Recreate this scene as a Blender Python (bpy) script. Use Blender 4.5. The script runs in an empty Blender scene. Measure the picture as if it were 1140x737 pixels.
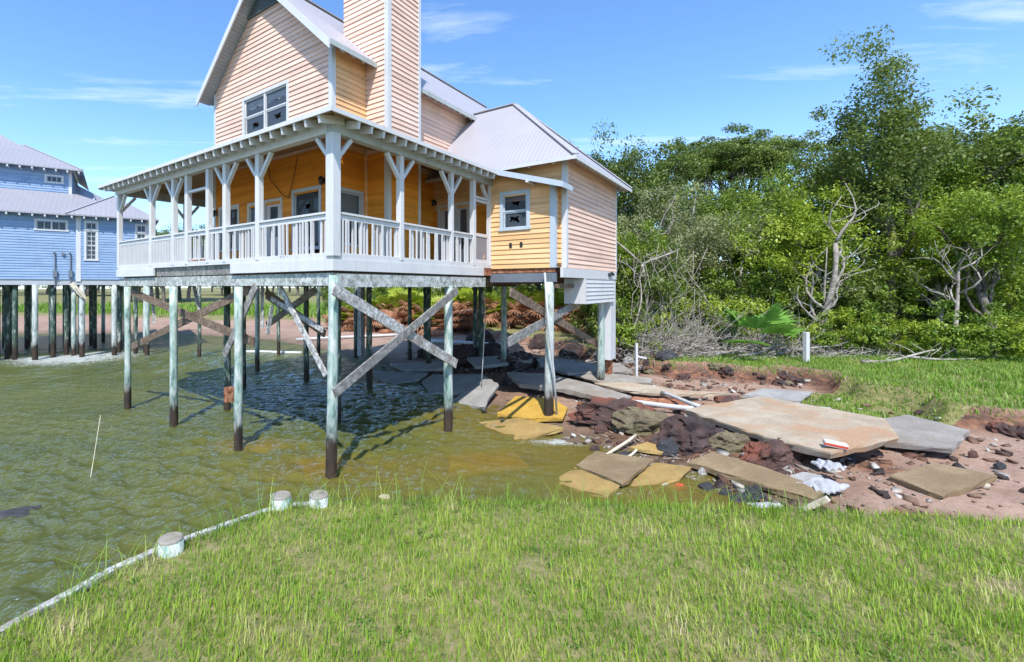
import bpy, bmesh, math, random
import numpy as np
from mathutils import Vector, Matrix, noise
R = math.radians
random.seed(7); rng = np.random.default_rng(7)
S = bpy.context.scene; COL = S.collection

# ------------------------------------------------------------------ camera, light, exposure
EYE = 4.2; F = 528.0; CX = 465.5; HY = 319.0
cam = bpy.data.cameras.new('camera'); co = bpy.data.objects.new('camera', cam); COL.objects.link(co)
co.location = (0, 0, EYE); co.rotation_euler = (R(90), 0, 0)
cam.sensor_width = 36; cam.lens = F/1140*36
cam.shift_x = (570-CX)/1140; cam.shift_y = -(368.5-HY)/1140
cam.clip_end = 3000; cam.clip_start = 0.05
S.camera = co
SUN_EL = 54.0; SUN_AZ = 184.0           # compass-like angle of the sun, 180 = straight behind the camera
w = bpy.data.worlds.new("World"); S.world = w; w.use_nodes = True
nt = w.node_tree; nt.nodes.clear()
out = nt.nodes.new('ShaderNodeOutputWorld'); bg = nt.nodes.new('ShaderNodeBackground')
sky = nt.nodes.new('ShaderNodeTexSky'); sky.sky_type = 'NISHITA'; sky.sun_disc = False
sky.sun_elevation = R(SUN_EL); sky.sun_rotation = R(SUN_AZ); sky.air_density = 1.0; sky.dust_density = 0.25; sky.ozone_density = 2.2
bg.inputs['Strength'].default_value = 0.145
tc = nt.nodes.new('ShaderNodeTexCoord'); mp = nt.nodes.new('ShaderNodeMapping'); sep = nt.nodes.new('ShaderNodeSeparateXYZ')
nt.links.new(tc.outputs['Generated'], sep.inputs[0])
mz = nt.nodes.new('ShaderNodeMath'); mz.operation = 'MAXIMUM'; mz.inputs[1].default_value = 0.04
nt.links.new(sep.outputs['Z'], mz.inputs[0])
dv = nt.nodes.new('ShaderNodeVectorMath'); dv.operation = 'DIVIDE'
cmb = nt.nodes.new('ShaderNodeCombineXYZ')
for k in range(3): nt.links.new(mz.outputs[0], cmb.inputs[k])
nt.links.new(tc.outputs['Generated'], dv.inputs[0]); nt.links.new(cmb.outputs[0], dv.inputs[1])
nt.links.new(dv.outputs[0], mp.inputs['Vector'])
mp.inputs['Scale'].default_value = (0.55, 1.9, 0.0); mp.inputs['Rotation'].default_value = (0, 0, R(-14)); mp.inputs['Location'].default_value = (3.1, 0.4, 0)
cn = nt.nodes.new('ShaderNodeTexNoise'); cn.inputs['Scale'].default_value = 0.9; cn.inputs['Detail'].default_value = 8; cn.inputs['Roughness'].default_value = 0.62; cn.inputs['Distortion'].default_value = 0.5
nt.links.new(mp.outputs[0], cn.inputs['Vector'])
cr = nt.nodes.new('ShaderNodeValToRGB'); cr.color_ramp.elements[0].position = 0.55; cr.color_ramp.elements[0].color = (0, 0, 0, 1)
cr.color_ramp.elements[1].position = 0.80; cr.color_ramp.elements[1].color = (.85, .85, .85, 1)
nt.links.new(cn.outputs['Fac'], cr.inputs[0])
# thin haze of cloud towards the horizon
hz = nt.nodes.new('ShaderNodeMapRange'); hz.inputs['From Min'].default_value = 0.0; hz.inputs['From Max'].default_value = 0.33
hz.inputs['To Min'].default_value = 0.22; hz.inputs['To Max'].default_value = 0.0; nt.links.new(sep.outputs['Z'], hz.inputs['Value'])
mx0 = nt.nodes.new('ShaderNodeMath'); mx0.operation = 'MAXIMUM'
nt.links.new(cr.outputs[0], mx0.inputs[0]); nt.links.new(hz.outputs[0], mx0.inputs[1])
cm = nt.nodes.new('ShaderNodeMixRGB'); cm.inputs['Color2'].default_value = (5.2, 5.9, 6.6, 1)
tint = nt.nodes.new('ShaderNodeMixRGB'); tint.blend_type = 'MULTIPLY'; tint.inputs['Fac'].default_value = 1; tint.inputs['Color2'].default_value = (0.88, 1.16, 1.42, 1)
nt.links.new(sky.outputs[0], tint.inputs['Color1'])
nt.links.new(mx0.outputs[0], cm.inputs['Fac']); nt.links.new(tint.outputs[0], cm.inputs['Color1'])
nt.links.new(cm.outputs[0], bg.inputs['Color']); nt.links.new(bg.outputs[0], out.inputs[0])
sl = bpy.data.lights.new('sun', 'SUN'); sl.energy = 4.2; sl.angle = R(0.5); sl.color = (1.0, 0.965, 0.92)
so = bpy.data.objects.new('sun', sl); COL.objects.link(so)
az = R(SUN_AZ); sv = Vector((math.sin(az)*math.cos(R(SUN_EL)), math.cos(az)*math.cos(R(SUN_EL)), math.sin(R(SUN_EL))))
so.rotation_euler = sv.to_track_quat('Z', 'Y').to_euler(); so.location = (0, -20, 40)
S.view_settings.view_transform = 'Standard'; S.view_settings.look = 'None'; S.view_settings.gamma = 1
S.view_settings.use_curve_mapping = False; S.view_settings.exposure = 0.55

def wp(px, py, z):                      # a place on the level z, from the survey of the photograph
    Y = (EYE-z)*F/(py-HY); return ((px-CX)/F*Y, Y, z)

# ------------------------------------------------------------------ materials
def newmat(name):
    m = bpy.data.materials.new(name); m.use_nodes = True
    return m, m.node_tree, m.node_tree.nodes['Principled BSDF']
def N(t, typ, **kw):
    n = t.nodes.new(typ)
    for k, v in kw.items():
        if k in n.inputs: n.inputs[k].default_value = v
        else: setattr(n, k, v)
    return n
def ramp(t, src, stops):
    r = t.nodes.new('ShaderNodeValToRGB'); el = r.color_ramp.elements
    while len(el) < len(stops): el.new(0.5)
    for e, (p, c) in zip(el, stops):
        e.position = p; e.color = (*c, 1) if len(c) == 3 else c
    t.links.new(src, r.inputs[0]); return r.outputs[0]
def coords(t, scale=(1, 1, 1), gen='Object'):
    c = N(t, 'ShaderNodeTexCoord'); m = N(t, 'ShaderNodeMapping'); m.inputs['Scale'].default_value = scale
    t.links.new(c.outputs[gen], m.inputs[0]); return m.outputs[0]
def noise_(t, vec, scale, detail=5, rough=0.6, dist=0.0):
    n = N(t, 'ShaderNodeTexNoise', Scale=scale, Detail=detail, Roughness=rough, Distortion=dist)
    t.links.new(vec, n.inputs['Vector']); return n.outputs['Fac']
def mix(t, f, a, b, mode='MIX'):
    m = N(t, 'ShaderNodeMixRGB', blend_type=mode)
    for s, i in ((f, 0), (a, 1), (b, 2)):
        if hasattr(s, 'is_output') or hasattr(s, 'links'): t.links.new(s, m.inputs[i])
        else: m.inputs[i].default_value = s if i == 0 else (*s, 1)
    return m.outputs[0]
def bump(t, b, h, strength, dist=0.02):
    n = N(t, 'ShaderNodeBump', Strength=strength, Distance=dist); t.links.new(h, n.inputs['Height'])
    t.links.new(n.outputs[0], b.inputs['Normal'])
def mathn(t, op, a, b):
    m = N(t, 'ShaderNodeMath', operation=op)
    for s, i in ((a, 0), (b, 1)):
        if hasattr(s, 'links'): t.links.new(s, m.inputs[i])
        else: m.inputs[i].default_value = s
    return m.outputs[0]

def paint(name, c, c2, rough=0.55, dirt=0.5, streak=6.0, board=0.0):
    m, t, b = newmat(name)
    v = coords(t, (1, 1, 1)); vs = coords(t, (streak, streak, 0.7))
    n1 = noise_(t, v, 1.3, 6, .65); n2 = noise_(t, vs, 1.5, 5, .7)
    a = ramp(t, n1, [(0.3, c), (0.75, c2)])
    d = ramp(t, n2, [(0.50, (0, 0, 0)), (0.78, (1, 1, 1))])
    dd = mathn(t, 'MULTIPLY', d, dirt)
    col = mix(t, dd, a, tuple(x*0.55 for x in c))
    if board:
        nb_ = noise_(t, coords(t, (.35, .35, 1/.155)), 1.0, 1.5, .4); col = mix(t, board, col, ramp(t, nb_, [(.32, tuple(x*.72 for x in c)), (.5, c), (.68, tuple(min(1, x*1.18) for x in c2))]))
        gr_ = noise_(t, coords(t, (1, 1, 1)), .45, 7, .72, .6); col = mix(t, ramp(t, gr_, [(.54, (0, 0, 0)), (.74, (.45, .45, .45))]), col, tuple(x*.5 for x in c))
    t.links.new(col, b.inputs['Base Color']); b.inputs['Roughness'].default_value = rough
    bump(t, b, noise_(t, v, 60, 3), 0.12, 0.005); return m
M = {}
M['peach'] = paint('peach_siding', (0.74, 0.495, 0.375), (0.78, 0.55, 0.435), .6, .25, 6., .5)
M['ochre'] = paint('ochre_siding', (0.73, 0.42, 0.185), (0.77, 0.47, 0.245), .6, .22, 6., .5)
M['ochreshade'] = paint('shade_tinted_ochre_siding', (0.72, 0.27, 0.02), (0.78, 0.32, 0.035), .55, .35, 6., .5)  # deeper copy of the ochre siding, porch shade put into its colour
M['blue'] = paint('blue_siding', (0.20, 0.31, 0.475), (0.27, 0.37, 0.53), .6, .3, 6., .4)
M['white'] = paint('white_paint', (0.54, 0.535, 0.53), (0.63, 0.62, 0.61), .5, .35)
M['whitedirty'] = paint('worn_white_paint', (0.34, 0.36, 0.33), (0.46, 0.48, 0.46), .6, .75, 3)
M['trimblue'] = paint('pale_trim_paint', (0.40, 0.46, 0.52), (0.48, 0.53, 0.58), .55, .3)
M['soffit'] = paint('grey_soffit', (0.36, 0.38, 0.40), (0.42, 0.44, 0.46), .6, .3)
M['louvre'] = paint('grey_louvre', (0.10, 0.13, 0.14), (0.14, 0.17, 0.18), .6, .3)
M['ceil'] = paint('brown_boards', (0.26, 0.16, 0.075), (0.34, 0.21, 0.10), .7, .5)
M['dark'] = paint('dark_edge', (0.035, 0.035, 0.038), (0.06, 0.055, 0.05), .8, .4)
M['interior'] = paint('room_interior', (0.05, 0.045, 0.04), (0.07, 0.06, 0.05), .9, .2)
M['curtain'] = paint('torn_blind', (0.40, 0.42, 0.44), (0.50, 0.52, 0.54), .8, .4)
M['pvc'] = paint('white_pipe', (0.45, 0.46, 0.46), (0.55, 0.55, 0.54), .35, .35)
M['metalblack'] = paint('black_metal', (0.02, 0.02, 0.022), (0.03, 0.03, 0.03), .4, .1)
M['grey_metal'] = paint('grey_metal', (0.12, 0.14, 0.17), (0.18, 0.20, 0.23), .45, .3)
M['redpaint'] = paint('red_paint', (0.55, 0.05, 0.02), (0.6, 0.1, 0.05), .5, .3)

def metal_roof(name, c, axis, pitch=0.30, seam_angle=0):
    m, t, b = newmat(name)
    c0 = N(t, 'ShaderNodeTexCoord'); sx = N(t, 'ShaderNodeSeparateXYZ'); t.links.new(c0.outputs['Object'], sx.inputs[0])
    s = mathn(t, 'MULTIPLY', sx.outputs[axis], 2*math.pi/pitch); s = mathn(t, 'SINE', s, 0)
    p = mathn(t, 'POWER', mathn(t, 'ABSOLUTE', s, 0), 6)
    v = coords(t); n1 = noise_(t, v, .8, 6, .6); n2 = noise_(t, coords(t, (2, 2, 2)), 2.2, 8, .75)
    a = ramp(t, n1, [(.3, tuple(x*.92 for x in c)), (.7, c)])
    rust = ramp(t, n2, [(.66, (0, 0, 0)), (.76, (1, 1, 1))])
    col = mix(t, mathn(t, 'MULTIPLY', rust, .45), a, (0.30, 0.14, 0.07))
    t.links.new(col, b.inputs['Base Color']); b.inputs['Roughness'].default_value = .48; b.inputs['Metallic'].default_value = 0.12
    bump(t, b, p, .35, .02); return m
M['roof_b'] = metal_roof('pale_metal_roof', (0.42, 0.40, 0.42), 'Y')
M['roof_a'] = metal_roof('pale_metal_roof', (0.42, 0.40, 0.42), 'X')
M['roof_blue'] = metal_roof('grey_metal_roof', (0.33, 0.32, 0.34), 'X', .5)

def wood(name, c, c2, c3, scale=1.0, rough=.85):
    m, t, b = newmat(name)
    v = coords(t, (7*scale, 7*scale, 7*scale)); n = noise_(t, v, 1.1, 8, .75, .6); n2 = noise_(t, coords(t), 1.0, 4)
    a = ramp(t, n, [(.36, c), (.49, c2), (.60, c3)]); a = mix(t, ramp(t, n2, [(.50, (0, 0, 0)), (.72, (.7, .7, .7))]), a, c)
    t.links.new(a, b.inputs['Base Color']); b.inputs['Roughness'].default_value = rough; bump(t, b, n, .5, .01); return m
M['weathered'] = wood('weathered_timber', (0.10, 0.095, 0.085), (0.20, 0.19, 0.17), (0.34, 0.33, 0.31))
M['browntimber'] = wood('brown_timber', (0.07, 0.045, 0.03), (0.15, 0.10, 0.065), (0.24, 0.18, 0.13))
M['peeling'] = wood('peeling_painted_timber', (0.12, 0.09, 0.065), (0.34, 0.33, 0.31), (0.62, 0.62, 0.61), 1.3)
M['greenbeam'] = wood('mossy_painted_beam', (0.13, 0.13, 0.11), (0.36, 0.38, 0.35), (0.56, 0.57, 0.55), 1.0)
M['rusty'] = wood('rusty_timber', (0.10, 0.03, 0.015), (0.30, 0.10, 0.04), (0.45, 0.24, 0.14))
M['bark'] = wood('bark', (0.05, 0.04, 0.03), (0.12, 0.10, 0.08), (0.22, 0.19, 0.16), .5)
M['palebark'] = wood('pale_dead_bark', (0.16, 0.13, 0.105), (0.28, 0.25, 0.21), (0.44, 0.40, 0.35), .5)
M['planknew'] = wood('new_plank', (0.45, 0.38, 0.26), (0.60, 0.53, 0.40), (0.70, 0.64, 0.52), .6)

def piling_mat(name, c, c2, wet=1.25):
    m, t, b = newmat(name)
    g = N(t, 'ShaderNodeNewGeometry'); sx = N(t, 'ShaderNodeSeparateXYZ'); t.links.new(g.outputs['Position'], sx.inputs[0])
    mpn = N(t, 'ShaderNodeMapping'); mpn.inputs['Scale'].default_value = (3, 3, .9); t.links.new(g.outputs['Position'], mpn.inputs[0])
    n = noise_(t, mpn.outputs[0], 2.2, 7, .7, .4)
    base = ramp(t, n, [(.33, tuple(x*.35 for x in c)), (.44, c), (.54, c2), (.66, (0.58, 0.58, 0.54))])
    oi = N(t, 'ShaderNodeObjectInfo'); zz = mathn(t, 'ADD', mathn(t, 'ADD', sx.outputs['Z'], mathn(t, 'MULTIPLY', n, .9)), mathn(t, 'MULTIPLY', oi.outputs['Random'], .35))
    k = ramp(t, mathn(t, 'MULTIPLY', zz, .5), [((wet+.02)/2, (0, 0, 0)), ((wet+.12)/2+.05, (.5, .5, .5)), ((wet+.6)/2+.05, (1, 1, 1))])
    wetc = ramp(t, n, [(.35, (0.012, 0.009, 0.006)), (.7, (0.06, 0.035, 0.018))])
    mid = mix(t, k, wetc, base)
    t.links.new(mid, b.inputs['Base Color']); b.inputs['Roughness'].default_value = .7; bump(t, b, n, .5, .015); return m
M['pile'] = piling_mat('treated_piling', (0.22, 0.33, 0.28), (0.40, 0.45, 0.40))
M['piledark'] = piling_mat('dark_treated_piling', (0.035, 0.075, 0.055), (0.08, 0.12, 0.09))
M['pilewhite'] = piling_mat('grey_piling', (0.34, 0.38, 0.34), (0.46, 0.49, 0.46))

def slabmat(name, c, c2, stain, amt=.5, seed=0.):
    m, t, b = newmat(name)
    v = coords(t, gen='Object'); mm = N(t, 'ShaderNodeMapping'); mm.inputs['Location'].default_value = (seed, seed*.7, seed*.3); t.links.new(v, mm.inputs[0]); v = mm.outputs[0]
    n = noise_(t, v, 1.6, 8, .65, .5); n2 = noise_(t, v, .55, 6, .6, 1.2); n3 = noise_(t, v, 22, 4, .7)
    a = ramp(t, n, [(.36, tuple(x*.75 for x in c)), (.5, c), (.64, c2)]); a = mix(t, mathn(t, 'MULTIPLY', ramp(t, n2, [(.48, (0, 0, 0)), (.62, (1, 1, 1))]), amt), a, stain)
    a = mix(t, .4, a, ramp(t, n3, [(.3, tuple(x*.5 for x in c)), (.7, c2)]))
    t.links.new(a, b.inputs['Base Color']); b.inputs['Roughness'].default_value = .85; bump(t, b, n3, .4, .01); return m
M['slab'] = slabmat('concrete_slab', (0.28, 0.25, 0.21), (0.36, 0.33, 0.29), (0.25, 0.17, 0.10))
M['slabstain'] = slabmat('stained_slab', (0.40, 0.32, 0.22), (0.48, 0.41, 0.31), (0.42, 0.20, 0.08), .9, 3.)
M['slabtan'] = slabmat('tan_slab', (0.24, 0.165, 0.085), (0.31, 0.23, 0.13), (0.18, 0.13, 0.07), .5, 5.)
M['slabyellow'] = slabmat('yellow_slab', (0.52, 0.30, 0.04), (0.62, 0.38, 0.06), (0.34, 0.20, 0.05), .4, 7.)
M['slabochre'] = slabmat('ochre_slab', (0.34, 0.22, 0.07), (0.44, 0.30, 0.10), (0.22, 0.15, 0.06), .5, 8.)
M['slabgrey'] = slabmat('grey_slab', (0.30, 0.29, 0.27), (0.42, 0.41, 0.38), (0.19, 0.16, 0.13), .5, 9.)
M['rockdark'] = slabmat('dark_peat', (0.03, 0.022, 0.02), (0.085, 0.05, 0.045), (0.16, 0.05, 0.02), .5, 1.)
M['rockred'] = slabmat('red_clay', (0.05, 0.028, 0.022), (0.15, 0.08, 0.065), (0.30, 0.07, 0.02), .7, 2.)
M['rockmoss'] = slabmat('mossy_clay', (0.11, 0.08, 0.05), (0.20, 0.17, 0.09), (0.14, 0.17, 0.05), .7, 4.)
M['stone'] = slabmat('dark_stone', (0.03, 0.032, 0.036), (0.07, 0.07, 0.075), (0.02, 0.02, 0.02), .3, 6.)
M['fabric'] = slabmat('white_fabric', (0.38, 0.39, 0.41), (0.50, 0.51, 0.53), (0.25, 0.23, 0.20), .3, 6.5)

def leafmat(name, c1, c2, c3, trans=.35):
    m, t, b = newmat(name)
    at = N(t, 'ShaderNodeAttribute', attribute_name='tint'); oi = N(t, 'ShaderNodeObjectInfo')
    k = mathn(t, 'ADD', mathn(t, 'MULTIPLY', at.outputs['Fac'], .85), mathn(t, 'MULTIPLY', oi.outputs['Random'], .15))
    col = ramp(t, k, [(.05, c1), (.5, c2), (.95, c3)])
    t.links.new(col, b.inputs['Base Color']); b.inputs['Roughness'].default_value = .5
    tr = N(t, 'ShaderNodeBsdfTranslucent'); t.links.new(col, tr.inputs['Color'])
    ms = N(t, 'ShaderNodeMixShader'); ms.inputs[0].default_value = trans
    t.links.new(b.outputs[0], ms.inputs[1]); t.links.new(tr.outputs[0], ms.inputs[2])
    t.links.new(ms.outputs[0], t.nodes['Material Output'].inputs[0]); return m
M['leaf'] = leafmat('green_leaves', (0.06, 0.12, 0.010), (0.17, 0.27, 0.022), (0.37, 0.46, 0.05), .38)
M['weedleaf'] = leafmat('weed_leaves', (0.06, 0.14, 0.02), (0.12, 0.24, 0.03), (0.22, 0.34, 0.05))
M['leafdark'] = leafmat('dark_green_leaves', (0.045, 0.075, 0.012), (0.12, 0.175, 0.025), (0.26, 0.33, 0.06), .38)
M['leafyellow'] = leafmat('yellow_green_leaves', (0.16, 0.24, 0.015), (0.30, 0.40, 0.025), (0.44, 0.50, 0.07))
M['leafpale'] = leafmat('olive_leaves', (0.14, 0.17, 0.06), (0.29, 0.32, 0.13), (0.44, 0.45, 0.24))
M['leafbright'] = leafmat('bright_palm_fronds', (0.12, 0.30, 0.04), (0.22, 0.44, 0.07), (0.36, 0.58, 0.12))
M['frondbrown'] = leafmat('dead_brown_fronds', (0.22, 0.09, 0.04), (0.45, 0.22, 0.12), (0.60, 0.40, 0.25), .2)
M['grass'] = leafmat('grass_blades', (0.19, 0.34, 0.025), (0.40, 0.52, 0.06), (0.74, 0.58, 0.38), .4)
M['grassgreen'] = leafmat('green_grass_blades', (0.13, 0.26, 0.02), (0.26, 0.42, 0.04), (0.46, 0.52, 0.12), .4)

# glass
m, t, b = newmat('window_glass'); b.inputs['Base Color'].default_value = (0.10, 0.125, 0.15, 1); b.inputs['Roughness'].default_value = 0.03
b.inputs['Transmission Weight'].default_value = 0.0; b.inputs['Alpha'].default_value = 0.55; b.inputs['IOR'].default_value = 1.5; M['glass'] = m
m, t, b = newmat('insect_screen'); b.inputs['Base Color'].default_value = (0.35, 0.36, 0.40, 1); b.inputs['Alpha'].default_value = 0.55; b.inputs['Roughness'].default_value = .8; M['screen'] = m

# ground: mixes by vertex attributes grass (g) and clay (c)
m, t, b = newmat('ground_soil')
gp = N(t, 'ShaderNodeNewGeometry').outputs['Position']
def gm(scale):
    q = N(t, 'ShaderNodeMapping'); q.inputs['Scale'].default_value = scale; t.links.new(gp, q.inputs[0]); return q.outputs[0]
nA = noise_(t, gm((1, 1, 1)), .9, 8, .7, .3); nB = noise_(t, gm((1, 1, 1)), 9, 6, .75); nC = noise_(t, gm((1, 1, 2.5)), 3.0, 6, .7, 1.)
sand = ramp(t, nA, [(.25, (0.20, 0.12, 0.08)), (.5, (0.34, 0.22, 0.155)), (.8, (0.46, 0.33, 0.25))])
sand = mix(t, ramp(t, nB, [(.52, (0, 0, 0)), (.72, (.7, .7, .7))]), sand, (0.15, 0.085, 0.05))
clay = ramp(t, nC, [(.35, (0.025, 0.014, 0.010)), (.5, (0.13, 0.055, 0.03)), (.62, (0.26, 0.11, 0.05)), (.75, (0.36, 0.24, 0.17))])
turf = ramp(t, nB, [(.3, (0.07, 0.10, 0.02)), (.5, (0.20, 0.19, 0.06)), (.75, (0.38, 0.28, 0.17))])
ag = N(t, 'ShaderNodeAttribute', attribute_name='grass').outputs['Fac']; ac = N(t, 'ShaderNodeAttribute', attribute_name='clay').outputs['Fac']
aw = N(t, 'ShaderNodeAttribute', attribute_name='wet').outputs['Fac']
col = mix(t, ac, sand, clay); col = mix(t, aw, col, mix(t, .75, col, (0.06, 0.045, 0.02)))
gk = ramp(t, mathn(t, 'ADD', ag, mathn(t, 'MULTIPLY', mathn(t, 'SUBTRACT', nA, .5), .9)), [(.42, (0, 0, 0)), (.58, (1, 1, 1))])
col = mix(t, gk, col, turf)
t.links.new(col, b.inputs['Base Color']); b.inputs['Roughness'].default_value = .9; bump(t, b, nB, .8, .05); M['ground'] = m

# water: murky body colour + clear part, mirror by Fresnel, foam by attribute
m = bpy.data.materials.new('murky_water'); m.use_nodes = True; t = m.node_tree; t.nodes.clear(); M['water'] = m
gp = N(t, 'ShaderNodeNewGeometry').outputs['Position']
w1 = noise_(t, gm((1.1, 1.8, 1)), 4.2, 5, .62, .9); w2 = noise_(t, gm((1.3, 1.9, 1)), 10, 4, .65, .5); wl = noise_(t, gm((1, 1, 1)), .35, 4, .6)
hh = mathn(t, 'ADD', w1, mathn(t, 'MULTIPLY', w2, .55))
bp = N(t, 'ShaderNodeBump', Strength=.8, Distance=.15); t.links.new(hh, bp.inputs['Height'])
body = ramp(t, wl, [(.3, (0.070, 0.088, 0.018)), (.7, (0.125, 0.13, 0.024))])
sh = N(t, 'ShaderNodeAttribute', attribute_name='shallow').outputs['Fac']; fo = N(t, 'ShaderNodeAttribute', attribute_name='foam').outputs['Fac']
body = mix(t, sh, body, (0.32, 0.26, 0.045))
df = N(t, 'ShaderNodeBsdfDiffuse'); t.links.new(body, df.inputs['Color'])
tp = N(t, 'ShaderNodeBsdfTransparent'); tp.inputs['Color'].default_value = (.70, .62, .34, 1)
m1 = N(t, 'ShaderNodeMixShader'); k = mathn(t, 'ADD', mathn(t, 'MULTIPLY', sh, .50), .18); t.links.new(k, m1.inputs[0])
t.links.new(df.outputs[0], m1.inputs[1]); t.links.new(tp.outputs[0], m1.inputs[2])
gl = N(t, 'ShaderNodeBsdfGlossy', Roughness=.06); gl.inputs['Color'].default_value = (1, 1, 1, 1); t.links.new(bp.outputs[0], gl.inputs['Normal'])
fr = N(t, 'ShaderNodeFresnel', IOR=1.33); t.links.new(bp.outputs[0], fr.inputs['Normal'])
m2 = N(t, 'ShaderNodeMixShader'); t.links.new(fr.outputs[0], m2.inputs[0]); t.links.new(m1.outputs[0], m2.inputs[1]); t.links.new(gl.outputs[0], m2.inputs[2])
fd = N(t, 'ShaderNodeBsdfDiffuse'); fd.inputs['Color'].default_value = (.52, .55, .54, 1)
fn = noise_(t, gm((1, 1.6, 1)), 3.2, 9, .78, 1.5)
fk = ramp(t, mathn(t, 'ADD', mathn(t, 'MULTIPLY', fo, .36), mathn(t, 'MULTIPLY', fn, .95)), [(.68, (0, 0, 0)), (.90, (.85, .85, .85))])
fk = mathn(t, 'MULTIPLY', fk, ramp(t, fo, [(0.02, (0, 0, 0)), (.15, (1, 1, 1))]))
m3 = N(t, 'ShaderNodeMixShader'); t.links.new(fk, m3.inputs[0]); t.links.new(m2.outputs[0], m3.inputs[1]); t.links.new(fd.outputs[0], m3.inputs[2])
mo = N(t, 'ShaderNodeOutputMaterial'); t.links.new(m3.outputs[0], mo.inputs[0])

# ------------------------------------------------------------------ mesh helpers
def tag(o, label=None, cat=None, group=None, kind=None):
    if label: o['label'] = label
    if cat: o['category'] = cat
    if group: o['group'] = group
    if kind: o['kind'] = kind
    return o
def empty(name, loc=(0, 0, 0), rz=0.0, label=None, cat=None, group=None):
    o = bpy.data.objects.new(name, None); COL.objects.link(o); o.location = loc; o.rotation_euler = (0, 0, rz)
    o.empty_display_size = .3
    return tag(o, label, cat, group)
def link(name, me, mat, parent=None, smooth=False):
    o = bpy.data.objects.new(name, me); COL.objects.link(o)
    if mat is not None and not me.materials: me.materials.append(mat)
    if parent: o.parent = parent
    if smooth: me.shade_smooth()
    return o
class MB:
    def __init__(s): s.v = []; s.f = []
    def add(s, vs, fs):
        n = len(s.v); s.v += [tuple(p) for p in vs]; s.f += [tuple(i+n for i in f) for f in fs]; return s
    def quad(s, *p): return s.add(p, [tuple(range(len(p)))])
    def hexa(s, lo, hi):                     # two matching loops
        n = len(lo); return s.add(list(lo)+list(hi), [tuple(range(n))[::-1], tuple(range(n, 2*n))]+[(i, (i+1) % n, (i+1) % n+n, i+n) for i in range(n)])
    def box(s, x0, x1, y0, y1, z0, z1):
        return s.hexa([(x0, y0, z0), (x1, y0, z0), (x1, y1, z0), (x0, y1, z0)], [(x0, y0, z1), (x1, y0, z1), (x1, y1, z1), (x0, y1, z1)])
    def beam(s, p0, p1, wd, ht, up=(0, 0, 1)):   # wd across, ht along 'up'
        p0 = Vector(p0); p1 = Vector(p1); d = (p1-p0).normalized(); up = Vector(up)
        sd = d.cross(up)
        if sd.length < 1e-4: sd = d.cross(Vector((1, 0, 0)))
        sd.normalize(); u2 = sd.cross(d).normalized(); a = sd*wd/2; c = u2*ht/2
        return s.hexa([p0-a-c, p0+a-c, p0+a+c, p0-a+c], [p1-a-c, p1+a-c, p1+a+c, p1-a+c])
    def tube(s, pts, rad, n=8, cap=True):
        pts = [Vector(p) for p in pts]; rings = []
        if not isinstance(rad, (list, tuple)): rad = [rad]*len(pts)
        prev = None
        for i, p in enumerate(pts):
            d = (pts[min(i+1, len(pts)-1)]-pts[max(i-1, 0)]).normalized()
            ref = prev if prev is not None else (Vector((1, 0, 0)) if abs(d.x) < .8 else Vector((0, 1, 0)))
            x = (ref-d*ref.dot(d)).normalized(); prev = x; y = d.cross(x)
            rings.append([p+(x*math.cos(2*math.pi*k/n)+y*math.sin(2*math.pi*k/n))*rad[i] for k in range(n)])
        vs = [q for r in rings for q in r]; fs = []
        for i in range(len(rings)-1):
            for k in range(n): fs.append((i*n+k, i*n+(k+1) % n, (i+1)*n+(k+1) % n, (i+1)*n+k))
        if cap: fs.append(tuple(range(n))[::-1]); fs.append(tuple(range((len(rings)-1)*n, len(rings)*n)))
        return s.add(vs, fs)
    def mesh(s, name):
        me = bpy.data.meshes.new(name); me.from_pydata(s.v, [], s.f); me.update(); return me
    def build(s, name, mat, parent=None, smooth=False, bevel=0.0):
        o = link(name, s.mesh(name), mat, parent, smooth)
        if bevel:
            b = o.modifiers.new('bevel', 'BEVEL'); b.width = bevel; b.segments = 2; b.limit_method = 'ANGLE'
        return o
def np_mesh(name, V, Fq, attrs=None):
    me = bpy.data.meshes.new(name); V = np.asarray(V, np.float32); Fq = np.asarray(Fq, np.int32); k = Fq.shape[1]
    me.vertices.add(len(V)); me.vertices.foreach_set('co', V.ravel())
    me.loops.add(Fq.size); me.loops.foreach_set('vertex_index', Fq.ravel())
    me.polygons.add(len(Fq)); me.polygons.foreach_set('loop_start', np.arange(0, Fq.size, k, dtype=np.int32))
    me.update(calc_edges=True); me.validate()
    for n_, a in (attrs or {}).items():
        at = me.attributes.new(n_, 'FLOAT', 'POINT'); at.data.foreach_set('value', np.asarray(a, np.float32).ravel())
    return me
def smooth01(x): x = np.clip(x, 0, 1); return x*x*(3-2*x)

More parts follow.
